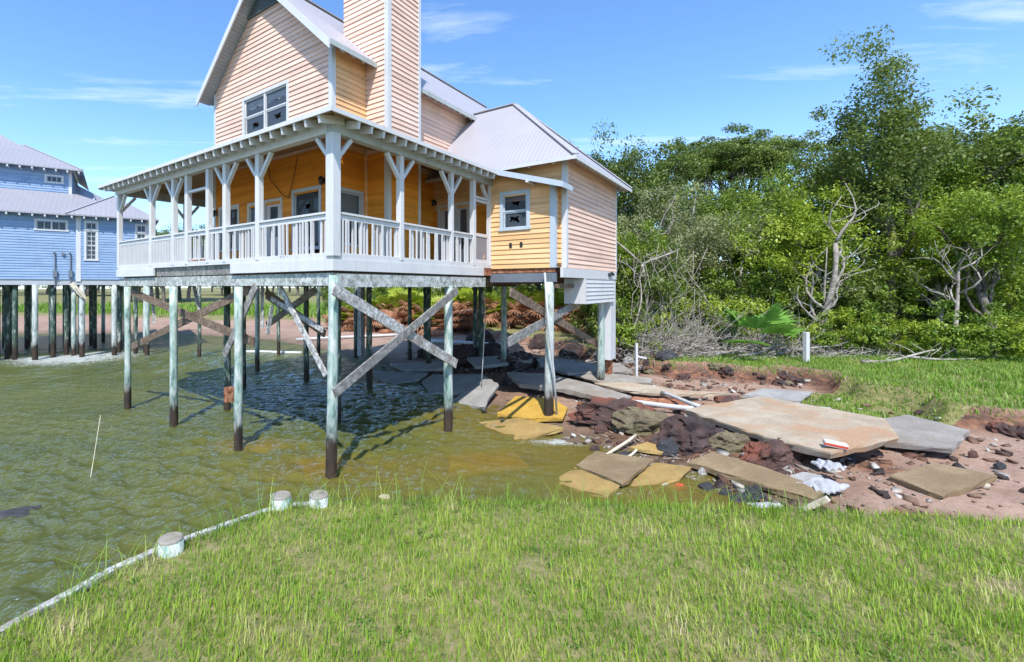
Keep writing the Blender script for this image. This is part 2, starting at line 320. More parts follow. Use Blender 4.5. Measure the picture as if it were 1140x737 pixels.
# ------------------------------------------------------------------ terrain
SHORE = [(-400, 44), (-40.8, 42), (-21, 42), (-12, 37.5), (-6.5, 32), (-3.5, 27.5), (-.3, 23.5), (.6, 19.5), (2.0, 17.0), (3.0, 14.6), (3.9, 13.2), (5.1, 12.2), (5.9, 10.7), (6.6, 9.3), (7.0, 8.0), (6.4, 5.5), (6.4, -30), (600, -30), (600, 800), (-400, 800)]
LEDGE = [(-400, 62), (-51, 58), (-22, 50), (-12, 48), (-4, 44), (3, 38.5), (7.5, 31), (9.0, 22.5), (10.6, 19.6), (12, 19.6), (13.2, 18.2), (14.6, 18.9), (15.2, 17.4), (14.4, 15.6), (14.9, 14.0), (14.2, 12.9), (15.6, 11.6), (17.5, 11.2), (24, 10.2), (34, 10.0), (600, 5), (600, 800), (-400, 800)]
BANK = [(-60, -60), (-5.2, -6), (-4.0, 3.0), (-3.15, 4.9), (-2.83, 5.35), (-1.98, 6.18), (-1.35, 6.40), (0, 6.42), (1.63, 6.42), (3.4, 6.30), (5.3, 6.12), (7.4, 5.85), (10, 5.6), (40, 5.0), (600, 5.0), (600, -60)]
def sdist(P, poly):
    x = P[:, 0]; y = P[:, 1]; best = np.full(len(P), 1e9); inside = np.zeros(len(P), bool)
    for (x0, y0), (x1, y1) in zip(poly, poly[1:]+poly[:1]):
        dx = x1-x0; dy = y1-y0; L = dx*dx+dy*dy
        tt = np.clip(((x-x0)*dx+(y-y0)*dy)/L, 0, 1); best = np.minimum(best, np.hypot(x-x0-tt*dx, y-y0-tt*dy))
        c = ((y0 > y) != (y1 > y)); 
        if dy != 0: inside ^= c & (x < (x1-x0)*(y-y0)/dy+x0)
    return np.where(inside, best, -best)
def vnoise(x, y, s, seed=0.0):
    g = np.zeros_like(x)
    for k in range(6):
        a = 1.7*k+seed; c = math.cos(a*2.3); d = math.sin(a*2.3); f = s*(1+.37*k)
        g += np.sin((x*c+y*d)*f+a*3.1+1.3*np.sin((x*d-y*c)*f*.7+a))
    return g/6
def height(P):
    x, y = P[:, 0], P[:, 1]
    ss = sdist(P, SHORE)+vnoise(x, y, 1.3, 1.)*.25; sl_ = sdist(P, LEDGE)+vnoise(x, y, 2.3, 2.)*.22; sb = sdist(P, BANK)+vnoise(x, y, 2.0, 3.)*.05
    beach = np.where(ss > 0, .55*(1-np.exp(-ss*.20)), np.maximum(ss*.16, -1.6))
    beach += (vnoise(x, y, 2.1, 4.)*.07+vnoise(x, y, 5.7, 5.)*.035)*np.clip(ss+1.5, 0, 1)*np.exp(-np.maximum(y-30, 0)/20)
    led = smooth01(sl_/.55+.5)
    top = 1.05+np.minimum(np.maximum(sl_, 0)*.012, 1.2)+vnoise(x, y, .8, 6.)*.06
    h = beach*(1-led)+top*led
    wdt = np.where(x < -1.0, .10, .10+.75*smooth01((x+1)/2.5))
    bk = smooth01(sb/wdt+1.0)
    h2 = 1.28+vnoise(x, y, 1.7, 7.)*.035+np.minimum(np.maximum(sb-.5, 0)*.02, .4)
    h = np.maximum(h, h*(1-bk)+h2*bk)
    return h, ss, sl_, sb, led, bk
def axis(lo, hi, step, far_lo, far_hi):
    a = list(np.arange(lo, hi, step)); d = step; v = hi
    while v < far_hi: a.append(v); d *= 1.12; v += d
    a.append(far_hi); d = step; v = lo-step
    while v > far_lo: a.insert(0, v); d *= 1.12; v -= d
    a.insert(0, far_lo); return np.array(a)
def grid(xs, ys):
    X, Y = np.meshgrid(xs, ys); P = np.stack([X.ravel(), Y.ravel()], 1); nx, ny = len(xs), len(ys)
    i = np.arange((ny-1)*(nx-1)); r = i//(nx-1); c = i % (nx-1); a = r*nx+c
    return P, np.stack([a, a+1, a+nx+1, a+nx], 1)
P, Q = grid(axis(-5, 22, .14, -390, 590), axis(2.2, 24, .14, -25, 780))
h, ss, sll, sb, led, bk = height(P)
clay = smooth01(1-np.abs(sll+.1)/.6)*.95; clay = np.maximum(clay, smooth01((vnoise(P[:, 0], P[:, 1], 1.1, 9.)-.25)*3)*(h > .05)*(P[:, 1] < 24)*.8*(1-led)*(1-bk))
clay = np.maximum(clay, np.clip(1.3*np.exp(-(((P[:, 0]-6.8)/2.6)**2+((P[:, 1]-12.2)/2.2)**2))+.9*np.exp(-(((P[:, 0]-4)/3)**2+((P[:, 1]-21)/4)**2)), 0, 1)*.9*(h > .03)*(1-bk))
gr = np.maximum(smooth01((sll-.15)/.3), smooth01((sb+.15)/.3)*(1)); gr = np.where((P[:, 0] > 12.2) & (P[:, 1] > 12.6) & (P[:, 1] < 16.5) & (sll > -2.2), np.maximum(gr, .75), gr)
wet = smooth01((.22-h)/.25)
g = link('ground', np_mesh('ground', np.column_stack([P, h]), Q, {'grass': gr, 'clay': clay, 'wet': wet}), M['ground'], None, True); tag(g, kind='structure')
def hgt(x, y): return float(height(np.array([[x, y]], float))[0][0])

# water sheet
P, Q = grid(axis(-14, 7.5, .065, -390, 20), axis(4, 20, .065, -25, 60))
x, y = P[:, 0], P[:, 1]; z = np.zeros(len(P)); wr = np.random.default_rng(3)
for k in range(34):
    lam = .20*1.052**k; th = wr.normal(1.25, .75); A = .0105*lam*(1.0 if lam < .6 else .75); ph = (x*math.cos(th)+y*math.sin(th))*2*math.pi/lam+wr.uniform(0, 6.3)+1.1*np.sin(x*.9*math.sin(k*2.1)+y*.7*math.cos(k*1.3)+k)
    z += A*(np.sin(ph)+.35*np.sin(ph*2+.6))*(1+.6*np.sin(x*.37*math.cos(k)+y*.51*math.sin(k)+k))
near = np.exp(-np.maximum(np.hypot(x, y)-16, 0)/8); calm = 1-.6*smooth01((x+1)/4)*(y < 14)
rough = np.exp(-(((x+17)/8)**2+((y-27)/5)**2)); z = z*near*calm*1.2+rough*(.26*np.abs(vnoise(x, y, 1.5, 3.))+.05*vnoise(x, y, 4., 1.))
_, ssw, _, sbw, _, _ = height(P)
def spot(px, py, rx, ry): X, Y, _ = wp(px, py, 0); return np.exp(-(((x-X)/rx)**2+((y-Y)/ry)**2))
foam = np.clip(.8*spot(70, 402, 3.4, 2.2)+.6*spot(125, 394, 2.4, 1.6)+.4*spot(300, 392, 6, 2)+.5*spot(20, 400, 2.5, 1.0)+.25*rough+.9*spot(612, 492, .9, .32)+.8*spot(555, 474, .45, .3)+.9*spot(750, 520, 1.1, .45)+.8*spot(705, 512, .5, .3)+.5*spot(470, 425, 1.5, .6)+.45*spot(200, 385, 7, 2)+.5*spot(690, 548, 1.3, .45)+.35*np.exp(-((ssw+.1)/.35)**2), 0, 1)
shal = np.clip(smooth01(1+ssw/4.5)*.9*(y < 17)+spot(440, 525, 3.0, 1.2)*.7+spot(350, 518, .9, .5)*.9+spot(285, 495, 1.2, .5)*.9+spot(545, 512, 1.4, .5)*.6+smooth01(1+sbw/2.2)*.45*(x > -1.5), 0, 1)
wtr = link('water', np_mesh('water', np.column_stack([P, z]), Q, {'foam': foam, 'shallow': shal}), M['water'], None, True); tag(wtr, kind='structure')

# ------------------------------------------------------------------ walls, windows
class Plane:
    """vertical wall plane in a house's own axes: s runs along d, o sticks out along n"""
    def __init__(s, org, d, n): s.o = org; s.d = d; s.n = n
    def pt(s, a, z, o=0.0): return (s.o[0]+s.d[0]*a+s.n[0]*o, s.o[1]+s.d[1]*a+s.n[1]*o, z)
    def box(s, mb, a0, a1, z0, z1, o0, o1):
        mb.hexa([s.pt(a0, z0, o0), s.pt(a1, z0, o0), s.pt(a1, z0, o1), s.pt(a0, z0, o1)], [s.pt(a0, z1, o0), s.pt(a1, z1, o0), s.pt(a1, z1, o1), s.pt(a0, z1, o1)])
def siding(pl, s0, s1, z0, top, openings=(), course=.155, lap=.032):
    """clapboards; top = constant or list of (s, z)"""
    prof = [(s0, top), (s1, top)] if not isinstance(top, (list, tuple)) else top
    zm = max(p[1] for p in prof)
    def iv(z):
        xs = []
        for (a, za), (b_, zb) in zip(prof, prof[1:]):
            if za >= z: xs.append(a)
            if zb >= z: xs.append(b_)
            if (za-z)*(zb-z) < 0: xs.append(a+(b_-a)*(z-za)/(zb-za))
        return (max(s0, min(xs)), min(s1, max(xs))) if xs else None
    mb = MB(); z = z0
    while z < zm-.005:
        zt = min(z+course, zm); A = iv(z); B = iv(zt-1e-4)
        if A is None: break
        if B is None: B = (sum(A)/2,)*2
        cuts = [(a, b_) for (a, b_, c, d) in openings if c < (z+zt)/2 < d]
        segs = [(A[0], A[1], B[0], B[1])]
        for (a, b_) in sorted(cuts):
            l = segs.pop(); segs.append((l[0], a, l[2], a)); segs.append((b_, l[1], b_, l[3]))
        for (a0, a1, b0, b1) in segs:
            if a1-a0 < .005: continue
            mb.quad(pl.pt(a0, z, lap), pl.pt(a1, z, lap), pl.pt(b1, zt, 0.004), pl.pt(b0, zt, 0.004))
            mb.quad(pl.pt(a0, z, 0.004), pl.pt(a1, z, 0.004), pl.pt(a1, z, lap), pl.pt(a0, z, lap))
        z = zt
    return mb
def pane_mb(pl, a0, a1, z0, z1, o, broken, seed):
    mb = MB(); r = random.Random(seed); hole = r.choice((.35, .6, .95, .7)) if broken else 0
    if not broken: mb.quad(pl.pt(a0, z0, o), pl.pt(a1, z0, o), pl.pt(a1, z1, o), pl.pt(a0, z1, o)); return mb
    n = 18; ca = (a0+a1)/2+r.uniform(-.1, .1)*(a1-a0); cz = (z0+z1)/2+r.uniform(-.1, .1)*(z1-z0); W = (a1-a0)/2; H = (z1-z0)/2; outp = []; inn = []
    for k in range(n):
        th = 2*math.pi*k/n; c, s_ = math.cos(th), math.sin(th); m_ = max(abs(c), abs(s_))
        outp.append(((a0+a1)/2+W*c/m_, (z0+z1)/2+H*s_/m_)); q = (r.uniform(.15, .75) if k % 2 else r.uniform(.35, .8))*hole
        inn.append((ca+(outp[-1][0]-ca)*q, cz+(outp[-1][1]-cz)*q))
    for k in range(n):
        j = (k+1) % n; mb.quad(pl.pt(*outp[k], o), pl.pt(*outp[j], o), pl.pt(*inn[j], o), pl.pt(*inn[k], o))
    return mb
WN = [0]
def window(parent, pl, a0, a1, z0, z1, units=1, split=True, broken=False, trim=.11, mat='white', grid_=None, blind=0.0, name='window', lab=None):
    """outer trim a0..a1, z0..z1"""
    fr = MB(); t_ = trim
    pl.box(fr, a0, a1, z1-t_, z1, -.02, .045); pl.box(fr, a0, a0+t_, z0+t_*.7, z1-t_, -.02, .042); pl.box(fr, a1-t_, a1, z0+t_*.7, z1-t_, -.02, .042)
    pl.box(fr, a0-.03, a1+.03, z0, z0+t_*.7, -.02, .07)
    w_ = fr.build(name, M[mat], parent, bevel=.006)
    if lab: w_['label'] = lab
    ia0, ia1, iz0, iz1 = a0+t_, a1-t_, z0+t_*.7, z1-t_; W = (ia1-ia0)/units
    sash = MB(); sw = .045
    for u in range(units):
        b0, b1 = ia0+u*W, ia0+(u+1)*W
        if u: pl.box(sash, b0-.035, b0+.035, iz0, iz1, -.03, .03)
        zs = [(iz0, (iz0+iz1)/2, -.02), ((iz0+iz1)/2, iz1, 0)] if split else [(iz0, iz1, 0)]
        for (c0, c1, o) in zs:
            pl.box(sash, b0, b0+sw, c0, c1, -.05+o, -.01+o); pl.box(sash, b1-sw, b1, c0, c1, -.05+o, -.01+o)
            pl.box(sash, b0+sw, b1-sw, c0, c0+sw, -.05+o, -.01+o); pl.box(sash, b0+sw, b1-sw, c1-sw, c1, -.05+o, -.01+o)
            if grid_:
                for g_ in range(1, grid_[0]): xx = b0+(b1-b0)*g_/grid_[0]; pl.box(sash, xx-.014, xx+.014, c0+sw, c1-sw, -.045+o, -.015+o)
                for g_ in range(1, grid_[1]): zz = c0+(c1-c0)*g_/grid_[1]; pl.box(sash, b0+sw, b1-sw, zz-.014, zz+.014, -.044+o, -.016+o)
            WN[0] += 1; pane_mb(pl, b0+sw, b1-sw, c0+sw, c1-sw, -.03+o, broken, WN[0]).build('pane', M['glass'], w_)
    sash.build('sash', M[mat], w_)
    if blind:
        bl = MB(); zb = iz1-(iz1-iz0)*blind; n = 12
        pts = [(ia0+(ia1-ia0)*k/n, zb+random.uniform(-.06, .10)) for k in range(n+1)]
        for (p, q) in zip(pts, pts[1:]): bl.quad(pl.pt(p[0], p[1], -.12), pl.pt(q[0], q[1], -.12), pl.pt(q[0], iz1, -.12), pl.pt(p[0], iz1, -.12))
        bl.build('blind', M['curtain'], w_)
    return w_
def door(parent, pl, a0, a1, z0, z1, mat='white', glass=(.18, .45), open_=False):
    t_ = .1; fr = MB(); pl.box(fr, a0, a1, z1-t_, z1, -.02, .045); pl.box(fr, a0, a0+t_, z0, z1-t_, -.02, .042); pl.box(fr, a1-t_, a1, z0, z1-t_, -.02, .042)
    d_ = fr.build('door', M[mat], parent, bevel=.006); lf = MB(); b0, b1 = a0+t_+.01, a1-t_-.01; c1 = z1-t_-.01; gx = glass[0]; gz = z0+(c1-z0)*glass[1]
    pl.box(lf, b0, b0+gx, z0+.01, c1, -.05, -.01); pl.box(lf, b1-gx, b1, z0+.01, c1, -.05, -.01); pl.box(lf, b0+gx, b1-gx, z0+.01, gz, -.05, -.01); pl.box(lf, b0+gx, b1-gx, c1-.14, c1, -.05, -.01)
    lf.build('leaf_panel', M[mat], d_)
    WN[0] += 1; pane_mb(pl, b0+gx, b1-gx, gz, c1-.14, -.03, False, WN[0]).build('pane', M['glass'], d_)
    k = MB(); k.tube([pl.pt(b0+.07, z0+1.0, -.01), pl.pt(b0+.07, z0+1.0, .05)], [.015, .03], 8); k.build('handle', M['metalblack'], d_)
    return d_

# ================================================================== THE STILT HOUSE (own axes: x = along the right face, y = along the left face)
O = (-1.844, 10.30); HZ = math.atan2(.790, .613)
house = empty('stilt_house', (O[0], O[1], 0), HZ, 'peach and ochre clapboard house with a wraparound porch raised on pilings over the water', 'house')
HV = Vector((math.cos(HZ), math.sin(HZ))); HU = Vector((-math.sin(HZ), math.cos(HZ)))
def loc(X, Y):                          # world -> house axes (x, y)
    d = Vector((X-O[0], Y-O[1])); return d.dot(HV), d.dot(HU)
GA = Plane((2.3, 0), (0, 1), (-1, 0))      # gable wall, s = y
SR = Plane((0, 2.6), (1, 0), (0, -1))      # long right side wall, s = x
CL = Plane((3.72, 0), (0, 1), (-1, 0)); CRt = Plane((0, 1.70), (1, 0), (0, -1))
AL = Plane((7.30, 0), (0, 1), (-1, 0)); BU = Plane((6.93, 0), (0, 1), (-1, 0)); BUr = Plane((0, -2.2), (1, 0), (0, -1)); AR = Plane((0, -2.42), (1, 0), (0, -1))
LW = Plane((0, 9.0), (1, 0), (0, 1))       # left side wall
RT = 14.42; SL = .925
def mainroof(a): return RT-SL*abs(a-5.8)
DK = 4.86
# walls
gtop = [(2.6, mainroof(2.6)-.16), (5.8, RT-.16), (9.0, mainroof(9.0)-.16)]
siding(GA, 2.6, 9.0, 8.3, gtop, [(4.66, 7.08, 9.42, 10.62)]).build('upper_gable_wall', M['peach'], house)
o_low = [(3.14, 4.32, DK, 7.1), (4.98, 5.82, DK, 6.95), (6.2, 6.75, 5.5, 6.95), (7.45, 8.6, 5.55, 7.0)]
siding(GA, 2.6, 9.0, DK, 8.3, o_low).build('porch_wall', M['ochreshade'], house)
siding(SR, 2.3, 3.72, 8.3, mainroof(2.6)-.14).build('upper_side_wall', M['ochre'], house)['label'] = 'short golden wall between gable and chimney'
siding(SR, 2.3, 3.72, DK, 8.3, [(2.58, 3.45, 5.5, 7.02)]).build('porch_wall', M['ochreshade'], house)
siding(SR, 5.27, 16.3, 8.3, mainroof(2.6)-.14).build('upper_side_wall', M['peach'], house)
siding(SR, 5.27, 7.30, DK, 8.3).build('porch_wall', M['ochreshade'], house)
siding(LW, 2.3, 16.3, DK, mainroof(9)-.14).build('left_side_wall', M['peach'], house)
siding(Plane((16.3, 0), (0, 1), (1, 0)), 2.6, 9.0, DK, gtop).build('rear_wall', M['peach'], house)
siding(AL, -2.42, 2.6, 7.0, 8.46).build('wing_front_wall', M['ochre'], house)
siding(AL, -2.42, -2.2, 4.78, 7.0).build('wing_front_wall', M['ochre'], house)
siding(AL, 0, 2.6, DK, 7.0, [(1.05, 2.3, DK, 7.1)]).build('porch_wall', M['ochreshade'], house)
siding(BU, -2.2, 0, 4.78, [(-2.2, 7.28), (0, 8.0)], [(-1.33, -.45, 6.08, 7.18)]).build('closet_wall', M['ochre'], house)
siding(BUr, 6.93, 7.30, 4.78, 7.28).build('closet_wall', M['ochre'], house)
siding(Plane((0, 0), (1, 0), (0, 1)), 6.93, 7.30, 4.78, 8.0).build('closet_wall', M['ochre'], house)
siding(AR, 7.30, 12.7, 4.78, 8.46).build('wing_end_wall', M['peach'], house)
siding(Plane((12.7, 0), (0, 1), (1, 0)), -2.42, 2.6, 4.78, 8.46).build('wing_rear_wall', M['peach'], house)
# rooms behind the windows
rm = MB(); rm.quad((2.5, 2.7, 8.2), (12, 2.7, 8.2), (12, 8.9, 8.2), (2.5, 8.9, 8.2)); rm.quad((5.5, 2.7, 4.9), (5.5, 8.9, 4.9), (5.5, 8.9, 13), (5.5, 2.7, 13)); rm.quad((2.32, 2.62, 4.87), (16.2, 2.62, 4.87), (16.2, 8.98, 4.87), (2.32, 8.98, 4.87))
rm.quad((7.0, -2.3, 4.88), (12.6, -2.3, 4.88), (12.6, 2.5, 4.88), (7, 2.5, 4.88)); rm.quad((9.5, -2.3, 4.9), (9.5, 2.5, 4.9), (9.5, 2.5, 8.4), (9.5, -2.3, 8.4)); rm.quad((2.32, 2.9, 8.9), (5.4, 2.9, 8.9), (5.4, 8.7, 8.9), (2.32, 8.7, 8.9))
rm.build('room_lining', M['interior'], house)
# chimney
ch = siding(CL, 1.70, 2.6, DK, 8.3).build('chimney', M['ochreshade'], house)
siding(CRt, 3.72, 5.27, DK, 8.3).build('chimney_lower_face', M['ochreshade'], ch)
siding(CL, 1.70, 3.6, 8.3, 17.2).build('chimney_upper_face', M['peach'], ch); siding(CRt, 3.72, 5.27, 8.3, 17.2).build('chimney_upper_face', M['peach'], ch)
siding(Plane((5.27, 0), (0, 1), (1, 0)), 1.70, 3.6, DK, 17.2).build('chimney_upper_face', M['peach'], ch); siding(Plane((0, 3.6), (1, 0), (0, 1)), 3.72, 5.27, 10, 17.2).build('chimney_upper_face', M['peach'], ch)
cp = MB(); cp.box(3.6, 5.39, 1.58, 3.72, 17.2, 17.35); cp.build('chimney_cap', M['white'], ch)
# corner boards
def cboard(x, y, z0, z1, sx, sy, wd=.11, mat='white', parent=None, name='corner_board'):
    """L-shaped corner board outside corner (x,y); sx, sy = outward signs"""
    mb = MB(); t_ = .035
    xa, xb = sorted((x+sx*t_, x-sx*wd)); ya, yb = sorted((y+sy*t_, y+sy*.004)); mb.box(xa, xb, ya, yb, z0, z1)
    xa, xb = sorted((x+sx*t_, x+sx*.004)); ya, yb = sorted((y+sy*.003, y-sy*wd)); mb.box(xa, xb, ya, yb, z0, z1)
    mb.build(name, M[mat], parent or house)
cboard(2.3, 2.6, DK, 11.25, -1, -1, .12); cboard(2.3, 9.0, DK, 11.3, -1, 1, .1)
cboard(3.72, 1.70, DK, 17.2, -1, -1, .12, parent=ch); cboard(5.27, 1.70, DK, 17.2, 1, -1, .09, parent=ch)
cboard(6.93, -2.2, 4.78, 7.3, -1, -1, .13, 'trimblue'); cboard(7.30, -2.42, 4.78, 8.46, -1, -1, .12); cboard(12.7, -2.42, 4.78, 8.46, 1, -1, .10)
ib = MB(); ib.box(3.62, 3.70, 2.52, 2.59, DK, 8.3); ib.build('inner_corner_board', M['ochre'], house)
# attic louvre
lv = MB(); a_ = (RT-.16-13.33)/SL; k = 0; z = 13.33
while z < RT-.3:
    hw = (RT-.2-z)/SL; GA.box(lv, 5.8-hw, 5.8+hw, z, z+.03, .03, .10); z += .06
lv.quad(GA.pt(5.8-a_, 13.32, .03), GA.pt(5.8+a_, 13.32, .03), GA.pt(5.8, RT-.16, .03)); lv.build('attic_louvre', M['louvre'], house)
# main roof: two slabs with thickness
def slab(mb, pts, th=.07): mb.hexa([(p[0], p[1], p[2]-th) for p in pts], pts)
xr0, xr1 = 1.82, 16.8
rf = MB(); e1 = 2.15; slab(rf, [(xr0, e1, mainroof(e1)), (xr1, e1, mainroof(e1)), (xr1, 5.8, RT), (xr0, 5.8, RT)]); roof1 = rf.build('main_roof', M['roof_a'], house)
rf = MB(); e2 = 9.38; slab(rf, [(xr0, 5.8, RT), (xr1, 5.8, RT), (xr1, e2, mainroof(e2)), (xr0, e2, mainroof(e2))]); roof2 = rf.build('main_roof', M['roof_a'], house)
rc = MB(); rc.beam((xr0-.02, 5.8, RT+.015), (xr1, 5.8, RT+.015), .22, .035); rc.build('ridge_cap', M['roof_a'], roof1)
def rake(ya, yb, parent):
    mb = MB(); d = .26
    mb.hexa([(xr0-.045, ya, mainroof(ya)-.02-d), (xr0-.045, yb, mainroof(yb)-.02-d), (xr0-.045, yb, mainroof(yb)-.02), (xr0-.045, ya, mainroof(ya)-.02)],
            [(xr0-.003, ya, mainroof(ya)-.02-d), (xr0-.003, yb, mainroof(yb)-.02-d), (xr0-.003, yb, mainroof(yb)-.02), (xr0-.003, ya, mainroof(ya)-.02)])
    mb.build('rake_board', M['white'], parent)
rake(e1, 5.798, roof1); rake(5.802, e2, roof2)
# soffit of the gable overhang with ribs
for (ya, yb, par) in ((e1+.02, 5.79, roof1), (5.81, e2-.02, roof2)):
    sf = MB(); dz = .13; sf.quad((xr0, ya, mainroof(ya)-dz), (2.3, ya, mainroof(ya)-dz), (2.3, yb, mainroof(yb)-dz), (xr0, yb, mainroof(yb)-dz))
    L = abs(yb-ya); n = int(L*1.36/.13)
    for k in range(n):
        yy = ya+(yb-ya)*(k+.5)/n; zz = mainroof(yy)-dz-.012; sf.beam((xr0+.01, yy, zz), (2.28, yy, zz), .05, .02)
    sf.build('soffit', M['soffit'], par)
# eave fascia and rafter tails of the right eave
rt = MB(); rt.beam((0, 2.2, mainroof(2.2)-.15), (0, 2.62, mainroof(2.62)-.15), .06, .13); rtm = rt.mesh('rafter_tail'); rtm.materials.append(M['white'])
fb = MB(); fb.box(xr0, 3.71, e1-.03, e1-.003, mainroof(e1)-.16, mainroof(e1)-.01); fb.box(5.28, xr1, e1-.03, e1-.003, mainroof(e1)-.16, mainroof(e1)-.01); fb.build('eave_board', M['whitedirty'], roof1)
for k in range(36):
    xx = 2.0+k*.41
    if 3.6 < xx < 5.35: continue
    r_ = link('rafter_tail', rtm, None, roof1); r_.location = (xx, 0, 0)
# wing roof: hip with ridge along y
WZ0, WZ1 = 8.08, 11.32; ex0, ex1, ey = 6.8, 13.1, -2.9; cx_ = 9.95; hy = .61
rf = MB(); slab(rf, [(ex0, ey, WZ0), (cx_, hy, WZ1), (cx_, 2.6, WZ1), (ex0, 2.6, WZ0)], .06); wr_ = rf.build('wing_roof', M['roof_b'], house)
rf = MB(); slab(rf, [(ex0, ey, WZ0), (ex1, ey, WZ0), (cx_, hy, WZ1)], .06); wr2 = rf.build('wing_roof', M['roof_a'], house)
rf = MB(); slab(rf, [(ex1, ey, WZ0), (cx_, hy, WZ1), (cx_, 2.6, WZ1), (ex1, 2.6, WZ0)], .06); rf.build('wing_roof', M['roof_b'], house)
rc = MB(); rc.beam((ex0, ey, WZ0+.02), (cx_, hy, WZ1+.02), .2, .03); rc.beam((ex1, ey, WZ0+.02), (cx_, hy, WZ1+.02), .2, .03); rc.beam((cx_, hy, WZ1+.02), (cx_, 2.7, WZ1+.02), .2, .03); rc.build('ridge_cap', M['roof_a'], wr_)
fb = MB(); fb.box(ex0-.03, ex0-.003, ey, 2.6, WZ0-.13, WZ0-.015); fb.box(ex0-.03, ex1+.03, ey-.03, ey-.003, WZ0-.14, WZ0-.015); fb.build('eave_board', M['white'], wr_)
for k in range(6):
    q = MB(); yy = -2.2+k*.8; q.beam((ex0+.02, yy, WZ0-.12), (7.32, yy, WZ0+.36), .05, .11); q.build('rafter_tail', M['white'], wr_)
for k in range(16):
    q = MB(); xx = 7.15+k*.37; q.beam((xx, ey+.02, WZ0-.12), (xx, -2.40, WZ0+.30), .05, .12); q.build('rafter_tail', M['white'], wr2)
# low shed roof over the closet
rf = MB(); slab(rf, [(6.45, .2, 8.12), (6.45, -2.63, 7.26), (7.28, -2.63, 7.26), (7.28, .2, 8.12)], .07); sr = rf.build('closet_roof', M['dark'], house)
fb = MB(); fb.hexa([(6.405, .2, 7.96), (6.405, -2.66, 7.09), (6.447, -2.66, 7.09), (6.447, .2, 7.96)], [(6.405, .2, 8.13), (6.405, -2.66, 7.26), (6.447, -2.66, 7.26), (6.447, .2, 8.13)]); fb.box(6.45, 7.25, -2.66, -2.632, 7.09, 7.25)
fb.build('eave_board', M['trimblue'], sr)
q = MB(); q.beam((6.40, -1.55, 7.42), (6.95, -1.55, 7.42), .10, .10); q.build('rafter_tail', M['white'], sr)

# windows and doors
window(house, GA, 4.58, 7.16, 9.34, 10.72, 2, True, True, .11, 'white', None, .22, lab='broken double window high in the gable')
window(house, GA, 3.04, 4.42, 5.3, 7.2, 1, True, True, .11, 'trimblue')
door(house, GA, 4.90, 5.90, DK, 7.05); window(house, GA, 6.1, 6.85, 5.4, 7.05, 1, False); window(house, GA, 7.36, 8.7, 5.45, 7.1, 2, True, True)
window(house, SR, 2.48, 3.56, 5.4, 7.13, 1, True, False, .1, 'trimblue', None, .5)
door(house, AL, 1.65, 2.4, DK, 7.2); door(house, AL, .95, 1.65, DK, 7.2, glass=(.1, .3))
window(house, BU, -1.42, -.36, 6.0, 7.27, 1, True, True, .12, 'trimblue', lab='small broken sash window in the ochre wall')
# porch roof
pz = lambda d: 7.87+.22*d
def proof(pts, f): mb = MB(); slab(mb, [(x_, y_, f(x_, y_)) for x_, y_ in pts], .06); return mb
fL = lambda x_, y_: pz(x_+.5); fR = lambda x_, y_: pz(y_+.5); fW = lambda x_, y_: pz(11.95-y_)
pr = proof([(-.5, -.5), (2.28, 2.28), (2.28, 9.17), (-.5, 11.95)], fL).build('porch_roof', M['dark'], house)
pr2 = proof([(-.5, -.5), (7.28, -.5), (7.28, 2.58), (2.58, 2.58), (2.28, 2.28)], fR).build('porch_roof', M['dark'], house)
proof([(-.5, 11.95), (2.28, 9.17), (2.5, 9.02), (10, 9.02), (10, 11.95)], fW).build('porch_roof', M['dark'], house)
ce = MB(); d_ = .085
for pts, f in (([(-.46, -.44), (2.28, 2.28), (2.28, 9.17), (-.46, 11.9)], fL), ([(-.44, -.46), (7.28, -.46), (7.28, 2.58), (2.58, 2.58), (2.28, 2.28)], fR), ([(-.46, 11.9), (2.28, 9.17), (2.5, 9.02), (10, 9.02), (10, 11.9)], fW)):
    ce.quad(*[(x_, y_, f(x_, y_)-d_) for x_, y_ in pts])
ce.build('porch_ceiling', M['ceil'], pr)
fb = MB(); fb.box(-.54, -.503, -.54, 11.99, 7.755, 7.85); fb.box(-.50, 6.42, -.54, -.503, 7.755, 7.85); fb.box(-.50, 10, 11.953, 11.99, 7.72, 7.85); fb.build('eave_board', M['white'], pr)
rl = MB(); rl.beam((-.497, 0, 7.685), (.2, 0, 7.83), .06, .17); rlm = rl.mesh('porch_rafter_tail'); rlm.materials.append(M['white'])
for k in range(29):
    r_ = link('rafter_tail', rlm, None, pr); r_.location = (0, -.1+k*.415+random.uniform(-.03, .03), 0)
rl = MB(); rl.beam((0, -.497, 7.685), (0, .2, 7.83), .06, .17); rlm2 = rl.mesh('porch_rafter_tail'); rlm2.materials.append(M['white'])
for k in range(16):
    r_ = link('rafter_tail', rlm2, None, pr2); r_.location = (.30+k*.40, 0, 0)
# beams on the posts
bm_ = MB(); bm_.box(-.10, .10, .102, 11.6, 7.53, 7.79); bm_.build('porch_beam', M['white'], house, bevel=.008)
bm_ = MB(); bm_.box(-.10, 6.92, -.10, .10, 7.52, 7.80); bm_.build('porch_beam', M['whitedirty'], house, bevel=.008)
bm_ = MB(); bm_.box(.102, 10.0, 11.35, 11.55, 7.53, 7.80); bm_.build('porch_beam', M['whitedirty'], house, bevel=.008)
